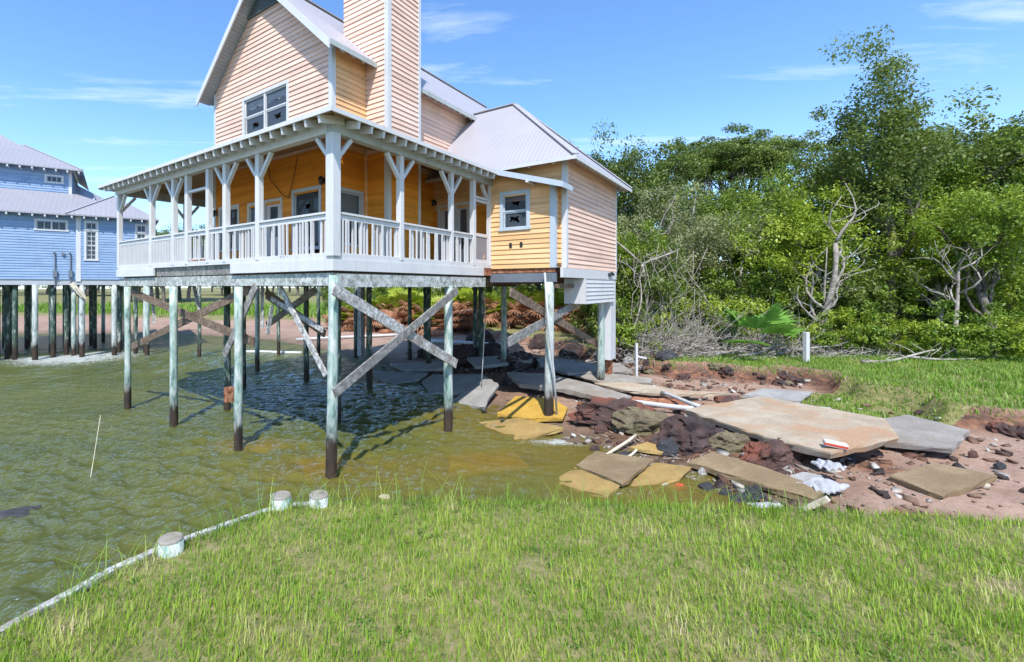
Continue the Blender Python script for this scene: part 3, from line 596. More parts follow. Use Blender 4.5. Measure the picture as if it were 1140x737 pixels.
# posts: (x, y, size)
postsL = [2.745, 4.28, 5.17, 6.39, 7.25, 8.8, 11.45]; postsR = [(2.26, .15), (4.58, .13), (5.81, .15)]
def post(x_, y_, s_, br=()):
    p = MB(); p.box(x_-s_/2, x_+s_/2, y_-s_/2, y_+s_/2, DK, 7.525); p = p.build('porch_post', M['white'], house, bevel=.01)
    for (dx, dy) in br:
        q = MB(); q.beam((x_+dx*.06, y_+dy*.06, 6.95), (x_+dx*.52, y_+dy*.52, 7.5), .09, .09, (dy, dx, 0) if 0 else (0, 0, 1)); q.build('knee_brace', M['white'], p)
post(0, 0, .235, [(0, 1), (1, 0)])
for y_ in postsL:
    br = [(0, 1), (0, -1)]
    if y_ == 5.17: br = []
    if y_ == 6.39: br = []
    if y_ == 11.45: br = [(0, -1), (1, 0)]
    post(0, y_, .155, br)
for x_, s_ in postsR: post(x_, 0, s_, [] if x_ > 5 else [(1, 0), (-1, 0)])
post(6.86, 0, .10, [(-1, 0)])
for x_ in (2.4, 4.8, 7.2, 9.9): post(x_, 11.45, .15, [(1, 0), (-1, 0)])
q = MB(); q.box(2.62, 2.9, 9.06, 9.5, DK, 8.2); q.build('storage_locker', M['grey_metal'], house)
hd = MB(); hd.box(-.05, .05, 5.25, 6.31, 6.98, 7.05); hd.build('gate_header', M['white'], house)
# deck
dk = MB(); dk.box(.03, 2.27, .03, 11.42, 4.80, DK-.004); dk.box(2.275, 6.90, .03, 2.57, 4.80, DK-.004); dk.box(2.275, 10, 9.03, 11.42, 4.80, DK-.004); dk.build('deck_floor', M['ceil'], house)
kb = MB(); kb.box(-.06, .028, -.06, 11.52, 4.80, 4.94); kb.box(.03, 6.90, -.06, .028, 4.80, 4.94); kb.box(.03, 10, 11.44, 11.52, 4.80, 4.94); kb.build('deck_edge_board', M['white'], house, bevel=.006)
fs = MB(); fs.box(-.09, -.01, -.09, 3.95, 4.545, 4.797); fs.build('fascia_board', M['white'], house, bevel=.006)
fs = MB(); fs.box(-.09, -.01, 8.55, 11.55, 4.545, 4.797); fs.build('fascia_board', M['white'], house, bevel=.006)
fs = MB(); fs.box(-.008, 6.35, -.09, -.01, 4.545, 4.797); fs.build('fascia_board', M['white'], house, bevel=.006)
fs = MB(); fs.box(6.36, 6.92, -.05, .02, 4.56, 4.797); fs.build('rotten_rim_board', M['rusty'], house)
# railings: section > balusters
bl = MB(); bl.box(-.019, .019, -.019, .019, 4.93, 5.70); blm = bl.mesh('baluster'); blm.materials.append(M['white'])
def railing(x0, y0, x1, y1, stuff=False, gate=False):
    L = math.hypot(x1-x0, y1-y0); dx, dy = (x1-x0)/L, (y1-y0)/L
    mb = MB(); mb.beam((x0, y0, 5.815), (x1, y1, 5.815), .13, .05); mb.beam((x0, y0, 5.73), (x1, y1, 5.73), .05, .11)
    if gate: mb.beam((x0, y0, 4.99), (x1, y1, 4.99), .05, .07)
    s_ = mb.build('gate' if gate else 'railing', M['white'], house, bevel=.005)
    n = max(2, round(L/.106)); 
    if stuff:
        q = MB()
        for k in range(n): xx, yy = x0+dx*L*(k+.5)/n, y0+dy*L*(k+.5)/n; q.box(xx-.022, xx+.022, yy-.022, yy+.022, 4.93, 5.70)
        q = q.build('baluster_row', M['white'], s_); q['kind'] = 'stuff'; return s_
    for k in range(n):
        b_ = link('baluster', blm, None, s_); b_.location = (x0+dx*L*(k+.5)/n+random.uniform(-.006, .006), y0+dy*L*(k+.5)/n+random.uniform(-.006, .006), random.uniform(-.012, 0)); b_.rotation_euler = (random.uniform(-.012, .012), random.uniform(-.012, .012), 0)
    return s_
ys = [0.12]+postsL
for i, (a0, a1) in enumerate(zip(ys, ys[1:])):
    railing(0, a0+(.08 if i else .0), 0, a1-.08, stuff=(i >= 4), gate=(i == 3))
xs_ = [0.12, 2.26, 4.58, 5.81]
for i, (a0, a1) in enumerate(zip(xs_, xs_[1:])): railing(a0+(.08 if i else 0), 0, a1-.07, 0)
railing(.1, 11.45, 9.8, 11.45, stuff=True)
q = MB(); q.box(-.05, .05, 5.3, 6.28, 4.945, 4.985); q.build('rusty_sill', M['rusty'], house)
# screen door at the end of the right porch side
sd = MB(); P0 = Plane((0, 0), (1, 0), (0, -1))
P0.box(sd, 5.90, 5.98, 4.95, 6.98, -.02, .02); P0.box(sd, 6.70, 6.78, 4.95, 6.98, -.02, .02); P0.box(sd, 5.98, 6.70, 6.90, 6.98, -.02, .02); P0.box(sd, 5.98, 6.70, 5.80, 5.90, -.02, .02); P0.box(sd, 5.98, 6.70, 4.95, 5.06, -.02, .02)
sdo = sd.build('screen_door', M['white'], house); q = MB(); q.quad(P0.pt(5.98, 5.06), P0.pt(6.70, 5.06), P0.pt(6.70, 5.80), P0.pt(5.98, 5.80)); q.build('screen_mesh', M['screen'], sdo)
hd = MB(); hd.box(5.88, 6.82, -.05, .05, 7.0, 7.07); hd.build('door_header', M['white'], house)
# porch lamps, hanging cables, vents
def lamp(pl, s_, z):
    q = MB(); pl.box(q, s_-.05, s_+.05, z-.08, z+.08, .02, .05); q.tube([pl.pt(s_, z+.05, .05), pl.pt(s_, z+.12, .12), pl.pt(s_, z+.10, .16)], .012, 6)
    q = q.build('porch_lamp', M['metalblack'], house); g_ = MB(); g_.tube([pl.pt(s_, z-.14, .15), pl.pt(s_, z-.1, .15), pl.pt(s_, z+.07, .15), pl.pt(s_, z+.11, .15)], [.03, .055, .075, .02], 10); g_.build('lantern', M['metalblack'], q, True)
lamp(GA, 2.92, 7.30); lamp(GA, 8.85, 6.9); lamp(AL, 2.5, 7.3)
q = MB(); q.tube([GA.pt(5.6, 8.2, .06), GA.pt(5.5, 7.7, .07), GA.pt(4.9, 7.15, .06), GA.pt(4.55, 6.95, .06), GA.pt(4.3, 7.5, .06), GA.pt(4.1, 8.2, .06)], .012, 5); q.build('loose_cable', M['metalblack'], house)
for (s_, dz) in ((-.75, 5.52), (-1.12, 5.53)):
    q = MB(); BU.box(q, s_-.045, s_+.045, dz-.09, dz+.09, .01, .035); q.build('pipe_hole', M['metalblack'], house)
q = MB(); AR.box(q, 11.55, 12.2, 4.66, 4.70, .03, .06); q.tube([AR.pt(11.6, 4.60, .05), AR.pt(11.75, 4.72, .12), AR.pt(12.0, 4.66, .10)], .05, 8); q.build('tap_fitting', M['metalblack'], house)
# under the floor: rim boards, beams, joists
fl = MB(); fl.box(.2, 7.0, .2, 11.3, 4.76, 4.795); fl.box(7.0, 16.3, 2.6, 11.3, 4.76, 4.795); fl.box(7.35, 12.7, -2.4, 2.59, 4.70, 4.775); fl.build('subfloor', M['browntimber'], house)
q = MB(); q.box(.0, .12, -.05, 11.5, 4.22, 4.50); q.build('rim_beam', M['greenbeam'], house); q = MB(); q.box(.0, 6.5, -.06, .06, 4.19, 4.49); q.build('rim_beam', M['greenbeam'], house)
q = MB(); q.box(.02, .09, 3.96, 8.54, 4.53, 4.79); q.build('rim_joist', M['weathered'], house)
for x_ in (3.6, 7.2, 10.8, 14.4):
    q = MB(); q.box(x_-.1, x_+.1, (.1 if x_ < 7.3 else 2.7), 11.3, 4.2, 4.48); q.build('floor_beam', M['browntimber'], house)
jm = MB(); jm.box(.13, 16.2, -.025, .025, 4.50, 4.758); jme = jm.mesh('joist'); jme.materials.append(M['browntimber'])
jm2 = MB(); jm2.box(.13, 6.9, -.025, .025, 4.50, 4.758); jme2 = jm2.mesh('joist'); jme2.materials.append(M['browntimber'])
for k in range(28):
    y_ = .3+k*.41; j = link('joist', jme2 if y_ < 2.7 else jme, None, house); j.location = (0, y_, 0)
# under the wing
q = MB(); BU.box(q, -2.25, 0, 4.34, 4.62, -.1, 0.02); q.build('wing_beam', M['grey_metal'], house); q = MB(); BU.box(q, -2.2, .1, 4.64, 4.775, -.1, -.02); q.build('rotten_rim_board', M['rusty'], house)
q = MB(); AR.box(q, 7.0, 12.7, 4.48, 4.775, -.06, .03); q.build('wing_skirt_board', M['white'], house)
q = MB(); q.box(6.95, 12.6, -2.1, -1.9, 4.15, 4.28); q.build('floor_beam', M['browntimber'], house); q = MB(); q.box(10.6, 10.8, -2.1, 2.6, 4.3, 4.6); q.build('floor_beam', M['browntimber'], house)
for k in range(9):
    q = MB(); q.box(7.1, 12.5, -2.0+k*.5, -1.95+k*.5, 4.62, 4.698); q.build('joist', M['browntimber'], house)
# skirt box and boxed-in drop
UB = Plane((0, -2.46), (1, 0), (0, -1)); sb_ = siding(UB, 8.95, 12.3, 3.62, 4.47, course=.14); UB.box(sb_, 8.9, 8.98, 3.62, 4.47, -.7, .03); UB.box(sb_, 8.98, 12.3, 3.6, 3.63, -.7, .0)
sb_.build('utility_skirt', M['white'], house)
q = MB(); q.box(12.0, 12.7, -2.42, -2.0, 1.35, 4.47); q.build('boxed_pipe_chase', M['white'], house, bevel=.01)
q = MB(); q.box(12.35, 12.6, -2.33, -2.1, .4, 1.349); q.build('chase_post', M['rusty'], house)
# pilings, from where they meet the water or the ground
def piling(X, Y, r, mat='pile', top=4.2, lean=(0, 0), collar=False, flat=False):
    x_, y_ = loc(X, Y); zb = min(hgt(X, Y), 0)-1.2 if hgt(X, Y) < .1 else hgt(X, Y)-.6
    n = 7; pts = [(x_+lean[0]*(1-k/n), y_+lean[1]*(1-k/n), zb+(top-zb)*k/n) for k in range(n+1)]
    r *= .88; rr = [r*(1.05-.10*k/n)*random.uniform(.94, 1.05) for k in range(n+1)]; pts = [(p[0]+random.uniform(-.012, .012), p[1]+random.uniform(-.012, .012), p[2]) for p in pts]
    mb = MB(); mb.tube(pts, rr, 14); return mb.build('piling', M[mat], house, True)
def wpt(px, py): X, Y, _ = wp(px, py, 0); return X, Y
def hw(x_, y_): p = Vector(O)+HV*x_+HU*y_; return p.x, p.y
A_ = piling(*hw(.06, .04), .135, 'pile', 4.45, (-.02, .10)); B_ = piling(*wpt(265.5, 500), .125); C_ = piling(*wpt(193.5, 474), .13); D_ = piling(*wpt(142, 455), .12); E_ = piling(*hw(4.5, .03), .15, 'pile', 4.2, (-.03, 0))
q = MB(); x_, y_ = loc(*wpt(265.5, 500)); q.box(x_-.3, x_-.12, y_+.02, y_+.18, 1.25, 1.62); q.build('rusty_bracket', M['rusty'], B_)
F_ = piling(*hw(6.98, -2.02), .16, 'pilewhite', 4.34); G_ = piling(*hw(11.7, -2.15), .15, 'pile', 4.4)
for (px, py, r_, mt) in ((253, 456, .13, 'piledark'), (271, 432, .12, 'piledark'), (286.5, 413, .13, 'pile'), (341, 424, .14, 'piledark'), (354.7, 398, .12, 'piledark'), (396, 398, .13, 'piledark'),
                         (411, 433, .14, 'piledark'), (456, 403, .13, 'piledark'), (477, 415, .14, 'piledark'), (151, 394, .14, 'piledark'), (164, 396, .15, 'pile'), (222, 398, .12, 'piledark'), (310, 395, .12, 'piledark'), (376, 470, .12, 'piledark'), (561, 422, .15, 'pile'), (529, 408, .14, 'piledark')):
    piling(*wpt(px, py), r_, mt)
for (x_, y_, mt) in ((13.5, 4.2, 'piledark'), (14, 8, 'piledark')): piling(*hw(x_, y_), .15, mt)
q = MB(); x_, y_ = loc(*wpt(402, 402)); q.box(x_-.15, x_+.15, y_-.15, y_+.15, .3, 4.2); q.build('boxed_post', M['peeling'], house)
# braces (in house axes), each placed on the face of its pilings
def brace(p, q, wd=.24, th=.05, mat='peeling', face=(1, 0)):
    p = Vector(p); q = Vector(q); nrm = Vector((face[0], face[1], 0))
    mb = MB(); n = 6; d = (q-p)
    mb.beam(p, q, th, wd, d.normalized().cross(nrm))
    return mb.build('cross_brace', M[mat], house, bevel=.006)
# right face: plane y = -.2 (front), normal -y
def onR(px, py, y_=-.18):
    t_ = (px-CX)/F; x_ = (t_*(O[1]+HU.y*y_)-(O[0]+HU.x*y_))/(HV.x-t_*HV.y); Y = O[1]+HU.y*y_+HV.y*x_; return (x_, y_, EYE-(py-HY)/F*Y)
def onL(px, py, x_=-.15):
    t_ = (px-CX)/F; y_ = (t_*(O[1]+HV.y*x_)-(O[0]+HV.x*x_))/(HU.x-t_*HU.y); Y = O[1]+HU.y*y_+HV.y*x_; return (x_, y_, EYE-(py-HY)/F*Y)
brace(onR(371, 321, -.19), onR(508, 405, -.19), .26, .05, 'peeling', (0, -1)); brace(onR(372, 438, -.25), onR(509, 323, -.25), .22, .05, 'weathered', (0, -1))
brace(onL(139, 322, .2), onL(283, 381, .2), .24, .05, 'browntimber', (-1, 0)); brace(onL(139, 390, .26), onL(282, 320, .26), .24, .05, 'browntimber', (-1, 0))
brace(onL(285, 318, -.02), onL(250, 396, -.02), .22, .05, 'weathered', (-1, 0))
brace(onL(312, 320, .35), onL(363, 418, .35), .15, .05, 'peeling', (-1, 0)); brace(onL(302, 332, .6), onL(360, 368, .6), .13, .05, 'peeling', (-1, 0))
brace(onL(297, 362, 3.4), onL(352, 322, 3.4), .24, .05, 'weathered', (-1, 0)); brace(onL(296, 325, 3.3), onL(362, 372, 3.3), .24, .05, 'browntimber', (-1, 0))
brace(onL(296, 330, 7.2), onL(345, 362, 7.2), .24, .05, 'browntimber', (-1, 0))
brace(onR(568, 325, -1.9), onR(668, 385, -1.9), .26, .05, 'browntimber', (0, -1)); brace(onR(566, 381, -1.96), onR(657, 330, -1.96), .26, .05, 'weathered', (0, -1))
# hanging boards
for (a, b_, d) in (((214, 312), (226, 361), .4), ((168, 314), (172, 360), .4), ((292, 316), (292, 365), .3), ((303, 340), (298, 372), .3)):
    q = MB(); q.beam(onL(*a, d), onL(*b_, d), .10, .03); q.build('dangling_board', M['peeling'], house)
dh = MB(); X0 = onR(606.5, 304, -1.95); dh.tube([X0, onR(609, 340, -2.2), onR(613, 382, -2.25), onR(617, 420, -2.25), onR(620, 462, -2.25)], .035, 8); dh.build('dangling_pipe', M['pvc'], house, True)
dh = MB(); dh.tube([onR(540, 318, 1.2), onR(540, 355, 1.2), onR(538, 395, 1.2), onR(536, 428, 1.2)], .018, 6); dh.build('dangling_cable', M['pvc'], house, True)

# ================================================================== THE BLUE HOUSE
BA = math.atan2(.534, .845)
bh = empty('blue_stilt_house', (-23.2, 26.3, 0), BA, 'blue clapboard house with grey metal roofs on many pilings at the left', 'house')
BV = Vector((math.cos(BA), math.sin(BA))); BW = Vector((-math.sin(BA), math.cos(BA)))
BF = Plane((0, 0), (1, 0), (0, -1)); BB = Plane((0, -.6), (1, 0), (0, -1)); BUp = Plane((0, 3.0), (1, 0), (0, -1))
siding(BF, -8, 3.5, 4.62, 8.55, [(1.6, 2.97, 7.5, 7.98)], .15).build('front_wall', M['blue'], bh)
siding(BB, 3.5, 7.15, 4.62, 8.5, [(3.98, 4.44, 5.85, 7.95), (6.53, 7.0, 6.5, 7.9)], .15).build('bay_wall', M['blue'], bh)
siding(Plane((3.5, 0), (0, 1), (-1, 0)), -.6, 0, 4.62, 8.5).build('bay_side_wall', M['blue'], bh)
siding(Plane((7.15, 0), (0, 1), (1, 0)), -.6, 9, 4.62, 8.5).build('bay_side_wall', M['blue'], bh)
siding(Plane((0, 9), (1, 0), (0, 1)), -8, 7.15, 4.62, 8.5).build('rear_wall', M['blue'], bh)
siding(BUp, -8, 3.0, 9.9, 11.8, [(1.75, 2.52, 10.8, 11.15)], .15).build('upper_wall', M['blue'], bh)
siding(Plane((3.0, 0), (0, 1), (1, 0)), 3.0, 9, 9.9, 11.8).build('upper_wall', M['blue'], bh)
cboard(3.5, -.6, 4.5, 8.5, -1, -1, .2, 'white', bh); cboard(7.15, -.6, 4.5, 8.5, 1, -1, .12, 'white', bh); cboard(3.0, 3.0, 9.95, 11.8, 1, -1, .12, 'white', bh)
q = MB(); q.box(-8, 3.46, .02, 8.9, 4.30, 4.615); q.build('floor_edge', M['soffit'], bh); q = MB(); q.box(3.47, 7.12, -.58, 8.9, 4.30, 4.615); q.build('floor_edge', M['soffit'], bh)
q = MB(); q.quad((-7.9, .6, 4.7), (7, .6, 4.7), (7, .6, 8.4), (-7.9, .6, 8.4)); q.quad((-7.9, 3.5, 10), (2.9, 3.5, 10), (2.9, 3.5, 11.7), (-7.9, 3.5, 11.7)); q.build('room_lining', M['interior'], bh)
rf = MB(); slab(rf, [(-8, -.5, 8.40), (7.7, -.5, 8.40), (3.3, 3, 10.15), (-8, 3, 10.15)], .08); r1 = rf.build('lower_roof', M['roof_blue'], bh)
rf = MB(); slab(rf, [(7.7, -.5, 8.40), (7.7, 9.5, 8.40), (3.3, 6, 10.15), (3.3, 3, 10.15)], .08); rf.build('lower_roof', M['roof_blue'], bh)
rf = MB(); slab(rf, [(3.0, 3.0, 10.0), (5.4, 4.5, 10.0), (5.4, 9, 10.), (3.0, 6, 11.4)], .08); rf.build('lower_roof', M['roof_blue'], bh)
bz, bp_ = 8.36, 9.95
rf = MB(); slab(rf, [(3.0, -1.1, bz), (7.7, -1.1, bz), (5.33, 1.2, bp_)], .08); r2 = rf.build('bay_roof', M['roof_blue'], bh)
rf = MB(); slab(rf, [(3.0, -1.1, bz), (5.33, 1.2, bp_), (5.33, 4, bp_), (3.0, .1, bz)], .08); rf.build('bay_roof', M['roof_blue'], bh)
rf = MB(); slab(rf, [(7.7, -1.1, bz), (7.7, 4, bz), (5.33, 4, bp_), (5.33, 1.2, bp_)], .08); rf.build('bay_roof', M['roof_blue'], bh)
uz, up_ = 11.62, 13.6
rf = MB(); slab(rf, [(-8, 2.4, uz), (3.65, 2.4, uz), (.3, 6, up_), (-8, 6, up_)], .08); r3 = rf.build('upper_roof', M['roof_blue'], bh)
rf = MB(); slab(rf, [(3.65, 2.4, uz), (3.65, 9.6, uz), (.3, 6, up_)], .08); rf.build('upper_roof', M['roof_blue'], bh)
rf = MB(); slab(rf, [(-8, 4.6, 12.85), (1.0, 4.8, 12.85), (-2.2, 7.4, 15.0), (-8, 7.4, 15.0)], .08); rf.build('upper_roof', M['roof_blue'], bh)
q = MB(); q.beam((3.0, 0-.0-.0-1.1, bz+.03), (5.33, 1.2, bp_+.03), .14, .03); q.beam((3.65, 2.4, uz+.03), (.3, 6, up_+.03), .14, .03); q.build('hip_cap', M['soffit'], r2)
tl = MB(); tl.box(-.04, .04, -.0, .55, -.12, 0); tlm = tl.mesh('blue_rafter_tail'); tlm.materials.append(M['white'])
for k in range(20):
    r_ = link('rafter_tail', tlm, None, r1); r_.location = (-7.5+k*.56, -.48, 8.315) if -7.5+k*.56 < 2.9 else (4.2+(k-19)*.56, 3, 10)
for k in range(8): r_ = link('rafter_tail', tlm, None, r2); r_.location = (3.3+k*.58, -1.08, bz-.09)
for k in range(20): r_ = link('rafter_tail', tlm, None, r3); r_.location = (-7.6+k*.58, 2.42, uz-.09)
window(bh, BF, 1.5, 3.07, 7.42, 8.08, 2, False, False, .1, 'white', (2, 1)); window(bh, BUp, 1.65, 2.62, 10.72, 11.25, 1, False, False, .1, 'white', (3, 1))
wt = window(bh, BB, 3.86, 4.56, 5.72, 7.55, 1, True, False, .11, 'white', (2, 3)); window(bh, BB, 3.86, 4.56, 7.5, 8.06, 1, False, False, .1, 'white', (2, 1))
window(bh, BB, 6.43, 7.1, 7.5, 8.06, 1, False, False, .1, 'white', (2, 1)); window(bh, BB, 6.43, 7.1, 5.72, 7.55, 1, True, False, .11, 'white', (2, 3))
for s_ in (2.45, 3.18):
    q = MB(); q.tube([BF.pt(s_, 4.1, .07), BF.pt(s_, 6.1, .07), BF.pt(s_-.04, 6.25, .12), BF.pt(s_-.08, 6.12, .16)], .035, 8); BF.box(q, s_-.1, s_+.1, 4.75, 5.15, .03, .15); q.build('electric_conduit', M['grey_metal'], bh)
q = MB(); q.tube([BF.pt(2.83, 6.1, .02), BF.pt(2.83, 6.1, .12)], .09, 12); q.build('meter_socket', M['grey_metal'], bh)
q = MB(); BB.box(q, 3.3, 3.5, 4.0, 4.28, -.2, .05); q.beam(BB.pt(3.25, 4.4, .1), BB.pt(3.85, 3.6, .1), .05, .25); q.beam(BB.pt(3.4, 4.3, .25), BB.pt(3.95, 3.5, .2), .05, .12); q.build('broken_stair', M['planknew'], bh)
def bpile(x_, y_, r, mat):
    p = Vector((-23.2, 26.3))+BV*x_+BW*y_; zb = min(hgt(p.x, p.y), 0)-1.0; n = 6
    mb = MB(); mb.tube([(x_, y_, zb+(4.3-zb)*k/n) for k in range(n+1)], [.84*r*random.uniform(.95, 1.04) for _ in range(n+1)], 12); mb.build('piling', M[mat], bh, True)
for x_ in (-4.6, -2.3, 1.55, 3.75, 5.35, 7.0): bpile(x_, -.1 if x_ < 3.6 else -.45, .17, 'pilewhite')
for j, y_ in enumerate((.9, 2.6, 4.5, 6.6, 8.6)):
    for k in range(6): bpile(-4.4+k*2.0+j*.22+random.uniform(-.4, .4), y_, .15, 'piledark' if (k+j) % 4 else 'pile')
for x_, y_ in ((-.2, .2), (.1, 1.4), (-.9, .5), (.6, .3), (2.3, .5), (2.9, 1.0), (3.3, .4)): bpile(x_, y_, .15, 'piledark' if x_ < 3 else 'pile')

# ================================================================== VEGETATION
def leafmesh(name, C, rad, per, size, flat=.8, seed=0, up=.5, aspect=.5):
    r = np.random.default_rng(seed); C = np.asarray(C, float); n = len(C)*per; rad = np.broadcast_to(np.asarray(rad, float), (len(C),))
    d = r.normal(size=(n, 3)); d /= np.linalg.norm(d, axis=1)[:, None]; rr = r.random(n)**(1/2.2)
    ci = np.repeat(np.arange(len(C)), per); p = C[ci]+d*(rr*rad[ci])[:, None]*[1, 1, flat]
    nm = d*.6+r.normal(size=(n, 3))*.6+[0, 0, up]; nm /= np.linalg.norm(nm, axis=1)[:, None]
    a = np.cross(nm, r.normal(size=(n, 3))); a /= np.linalg.norm(a, axis=1)[:, None]; b = np.cross(nm, a)
    L = size*r.uniform(.6, 1.35, n)[:, None]; droop = np.zeros((n, 3)); droop[:, 2] = -L[:, 0]*.15
    V = np.stack([p-a*L*.5, p+b*L*aspect*.5+nm*L*.06, p+a*L*.5+droop, p-b*L*aspect*.5+nm*L*.06], 1).reshape(-1, 3)
    Fq = np.arange(4*n).reshape(n, 4); ct = r.random(len(C))
    tint = np.clip(.65*ct[ci]+.35*r.random(n), 0, 1); return np_mesh(name, V, Fq, {'tint': np.repeat(tint, 4)})
def limb(mb, r, p0, p1, r0, r1, wig=.12, n=6, sides=7):
    p0 = Vector(p0); p1 = Vector(p1); L = (p1-p0).length; pts = []; a = Vector((r.gauss(0, 1), r.gauss(0, 1), r.gauss(0, .5)))*wig*L; b = Vector((r.gauss(0, 1), r.gauss(0, 1), r.gauss(0, .5)))*wig*L*.5
    for k in range(n+1): t_ = k/n; pts.append(p0.lerp(p1, t_)+a*math.sin(math.pi*t_)+b*math.sin(2*math.pi*t_))
    mb.tube(pts, [r0+(r1-r0)*k/n for k in range(n+1)], sides); return pts
def tree_proto(name, H, trunk_h, cz, rx, rz, nclump, per, leaf, mat, bark, crad=.7, seed=1, flat=.8, tr=.2, shell=.45, lean=.5, limbs=9, up=.5):
    r = random.Random(seed); root = empty(name, (0, 0, -50))
    cl = []
    while len(cl) < nclump:
        d = Vector((r.gauss(0, 1), r.gauss(0, 1), r.gauss(0, 1))).normalized(); q = r.uniform(shell, 1)
        lump = 1+.28*math.sin(3.1*d.x+seed)+.22*math.sin(4.3*d.y+seed*2)+.18*math.sin(5*d.z+seed)
        p = Vector((d.x*rx*q*lump, d.y*rx*q*lump, cz+d.z*rz*q*lump))
        if p.z > .25: cl.append(p)
    mb = MB(); top = Vector((r.uniform(-lean, lean), r.uniform(-lean, lean), trunk_h)); tp_ = limb(mb, r, (0, 0, -.4), top, tr*1.25, tr*.8, .05, 7, 9)
    for k in range(limbs):
        c = cl[(k*7) % len(cl)]; s_ = tp_[r.randint(3, 7)]; pts = limb(mb, r, s_, c, tr*.5, tr*.10, .10, 6, 6)
        for j in range(3): c2 = min(cl, key=lambda q: (q-pts[3+j]).length+r.uniform(0, 1.2)); limb(mb, r, pts[2+j], c2, tr*.22, tr*.06, .1, 4, 5)
    mb.build('trunk', M[bark], root, True)
    rad = [crad*r.uniform(.6, 1.3) for _ in cl]
    link('crown', leafmesh(name+'_leaves', [tuple(c) for c in cl], rad, per, leaf, flat, seed, up), M[mat], root)
    return root
def copy_tree(o):
    c = o.copy(); COL.objects.link(c)
    for ch_ in list(o.children): d = ch_.copy(); COL.objects.link(d); d.parent = c
    return c
PR = {
 'oak': tree_proto('leafy_tree', 10, 5.0, 6.6, 3.1, 3.3, 130, 150, .165, 'leaf', 'bark', .72, 11),
 'oak2': tree_proto('leafy_tree', 10, 5.0, 6.2, 3.3, 3.7, 130, 150, .165, 'leafdark', 'bark', .75, 12),
 'tall': tree_proto('tall_oak', 14, 8, 9.6, 3.0, 4.6, 175, 190, .165, 'leafdark', 'bark', .85, 21, tr=.22, limbs=12),
 'pale': tree_proto('olive_tree', 9, 4.0, 5.4, 3.0, 3.4, 150, 80, .14, 'leafpale', 'palebark', .6, 13, limbs=14),
 'bright': tree_proto('yellow_green_tree', 8, 4.0, 5.2, 2.7, 2.6, 110, 130, .15, 'leafyellow', 'palebark', .6, 14, tr=.14, limbs=12),
 'pine': tree_proto('tall_pine_tree', 15, 11.5, 13.0, 2.7, 1.7, 64, 190, .19, 'leafdark', 'bark', .8, 15, .5, .2, .3, .8, 10),
 'shrub': tree_proto('leafy_shrub', 2.2, 1.0, 1.2, 1.2, 1.1, 50, 75, .13, 'leaf', 'bark', .36, 16, tr=.04, limbs=5),
 'shrubY': tree_proto('yellow_green_shrub', 2.2, 1.0, 1.1, 1.2, 1.1, 50, 75, .13, 'leafyellow', 'bark', .36, 17, tr=.04, limbs=5),
 'thicket': tree_proto('dark_shrub', 4.5, 1.8, 2.3, 1.9, 2.2, 90, 85, .17, 'leafdark', 'bark', .5, 18, tr=.08, limbs=8),
 'thicketG': tree_proto('green_shrub', 4.5, 1.8, 2.3, 1.8, 2.2, 90, 85, .17, 'leaf', 'bark', .5, 19, tr=.08, limbs=8),
}
used = set()
ORD = ['first', 'second', 'third', 'fourth', 'fifth', 'sixth', 'seventh', 'eighth', 'ninth', 'tenth', 'eleventh', 'twelfth', 'thirteenth', 'fourteenth', 'fifteenth', 'sixteenth', 'seventeenth', 'eighteenth']
def ordinals(objs, text):
    for i, o in enumerate(sorted(objs, key=lambda o: o.location.x/o.location.y)): o['label'] = text.format(ORD[i])
def plant(kind, px, Y, topy=None, H=None, sc=None, label=None, cat='tree', group=None, wid=1.0):
    base = {'tall': 14.6, 'oak': 10.2, 'oak2': 10.2, 'pale': 9.2, 'bright': 8.2, 'pine': 15.0, 'shrub': 2.4, 'shrubY': 2.3, 'thicket': 4.8, 'thicketG': 4.8}[kind]
    o = PR[kind] if kind not in used else copy_tree(PR[kind]); used.add(kind)
    X = (px-CX)/F*Y; z = hgt(X, Y)
    if topy is not None: H = EYE+(HY-topy)/F*Y-z
    s_ = sc or H/base; o.location = (X, Y, z-.05); o.rotation_euler = (0, 0, random.uniform(0, 6.3)); o.scale = (s_*wid, s_*wid, s_)
    return tag(o, label, cat, group)
BR = {}; FR = []; FB = []; RU = []
G1 = 'tall trees at the back of the wood'; L1 = 'dark green tree in the back row of the wood, its crown against the sky'
for (k, px, Y, ty) in (('oak2', 662, 33, 162), ('pine', 752, 42, 166), ('pine', 778, 46, 152), ('pine', 806, 43, 147), ('pine', 832, 45, 150), ('oak2', 850, 36, 186), ('oak', 785, 36, 196), ('oak2', 727, 38, 190), ('pine', 868, 41, 146),
                       ('oak', 905, 34, 168), ('oak2', 1010, 33, 120), ('oak', 1060, 30, 140), ('oak2', 1120, 31, 100), ('oak2', 1170, 28, 120), ('oak', 640, 38, 190), ('oak2', 600, 42, 230), ('oak', 545, 44, 225)):
    BR.setdefault(k, []).append(plant(k, px, Y, ty, label=L1, group=G1))
ordinals(BR['pine'], '{} flat topped pine from the left in the back row of the wood')
ordinals(BR['oak']+BR['oak2'], '{} round crowned tree from the left in the back row of the wood')
plant('oak2', 693, 30, 141, label='tall sparse dark tree just right of the stilt house roof', wid=.75)
plant('pale', 770, 27.5, 196, label='pale olive fine-leaved tree in the middle of the wood', wid=1.25)
plant('pale', 735, 26, 205, label='pale olive tree with bare twigs left of the middle of the wood', wid=.9)
plant('tall', 975, 24.5, 66, label='tall dark oak at the right edge reaching highest over the wood', wid=1.0)
plant('bright', 905, 23.5, 205, label='yellow green tree with a pale forked trunk at the right of the wood', wid=1.0)
plant('oak', 868, 29, 205, label='mid green tree behind the yellow green tree on the right'); plant('oak', 700, 25, 235, label='green tree hugging the right end of the stilt house', wid=.9)
plant('oak', 822, 30, 225, label='green tree above the fan palmetto')
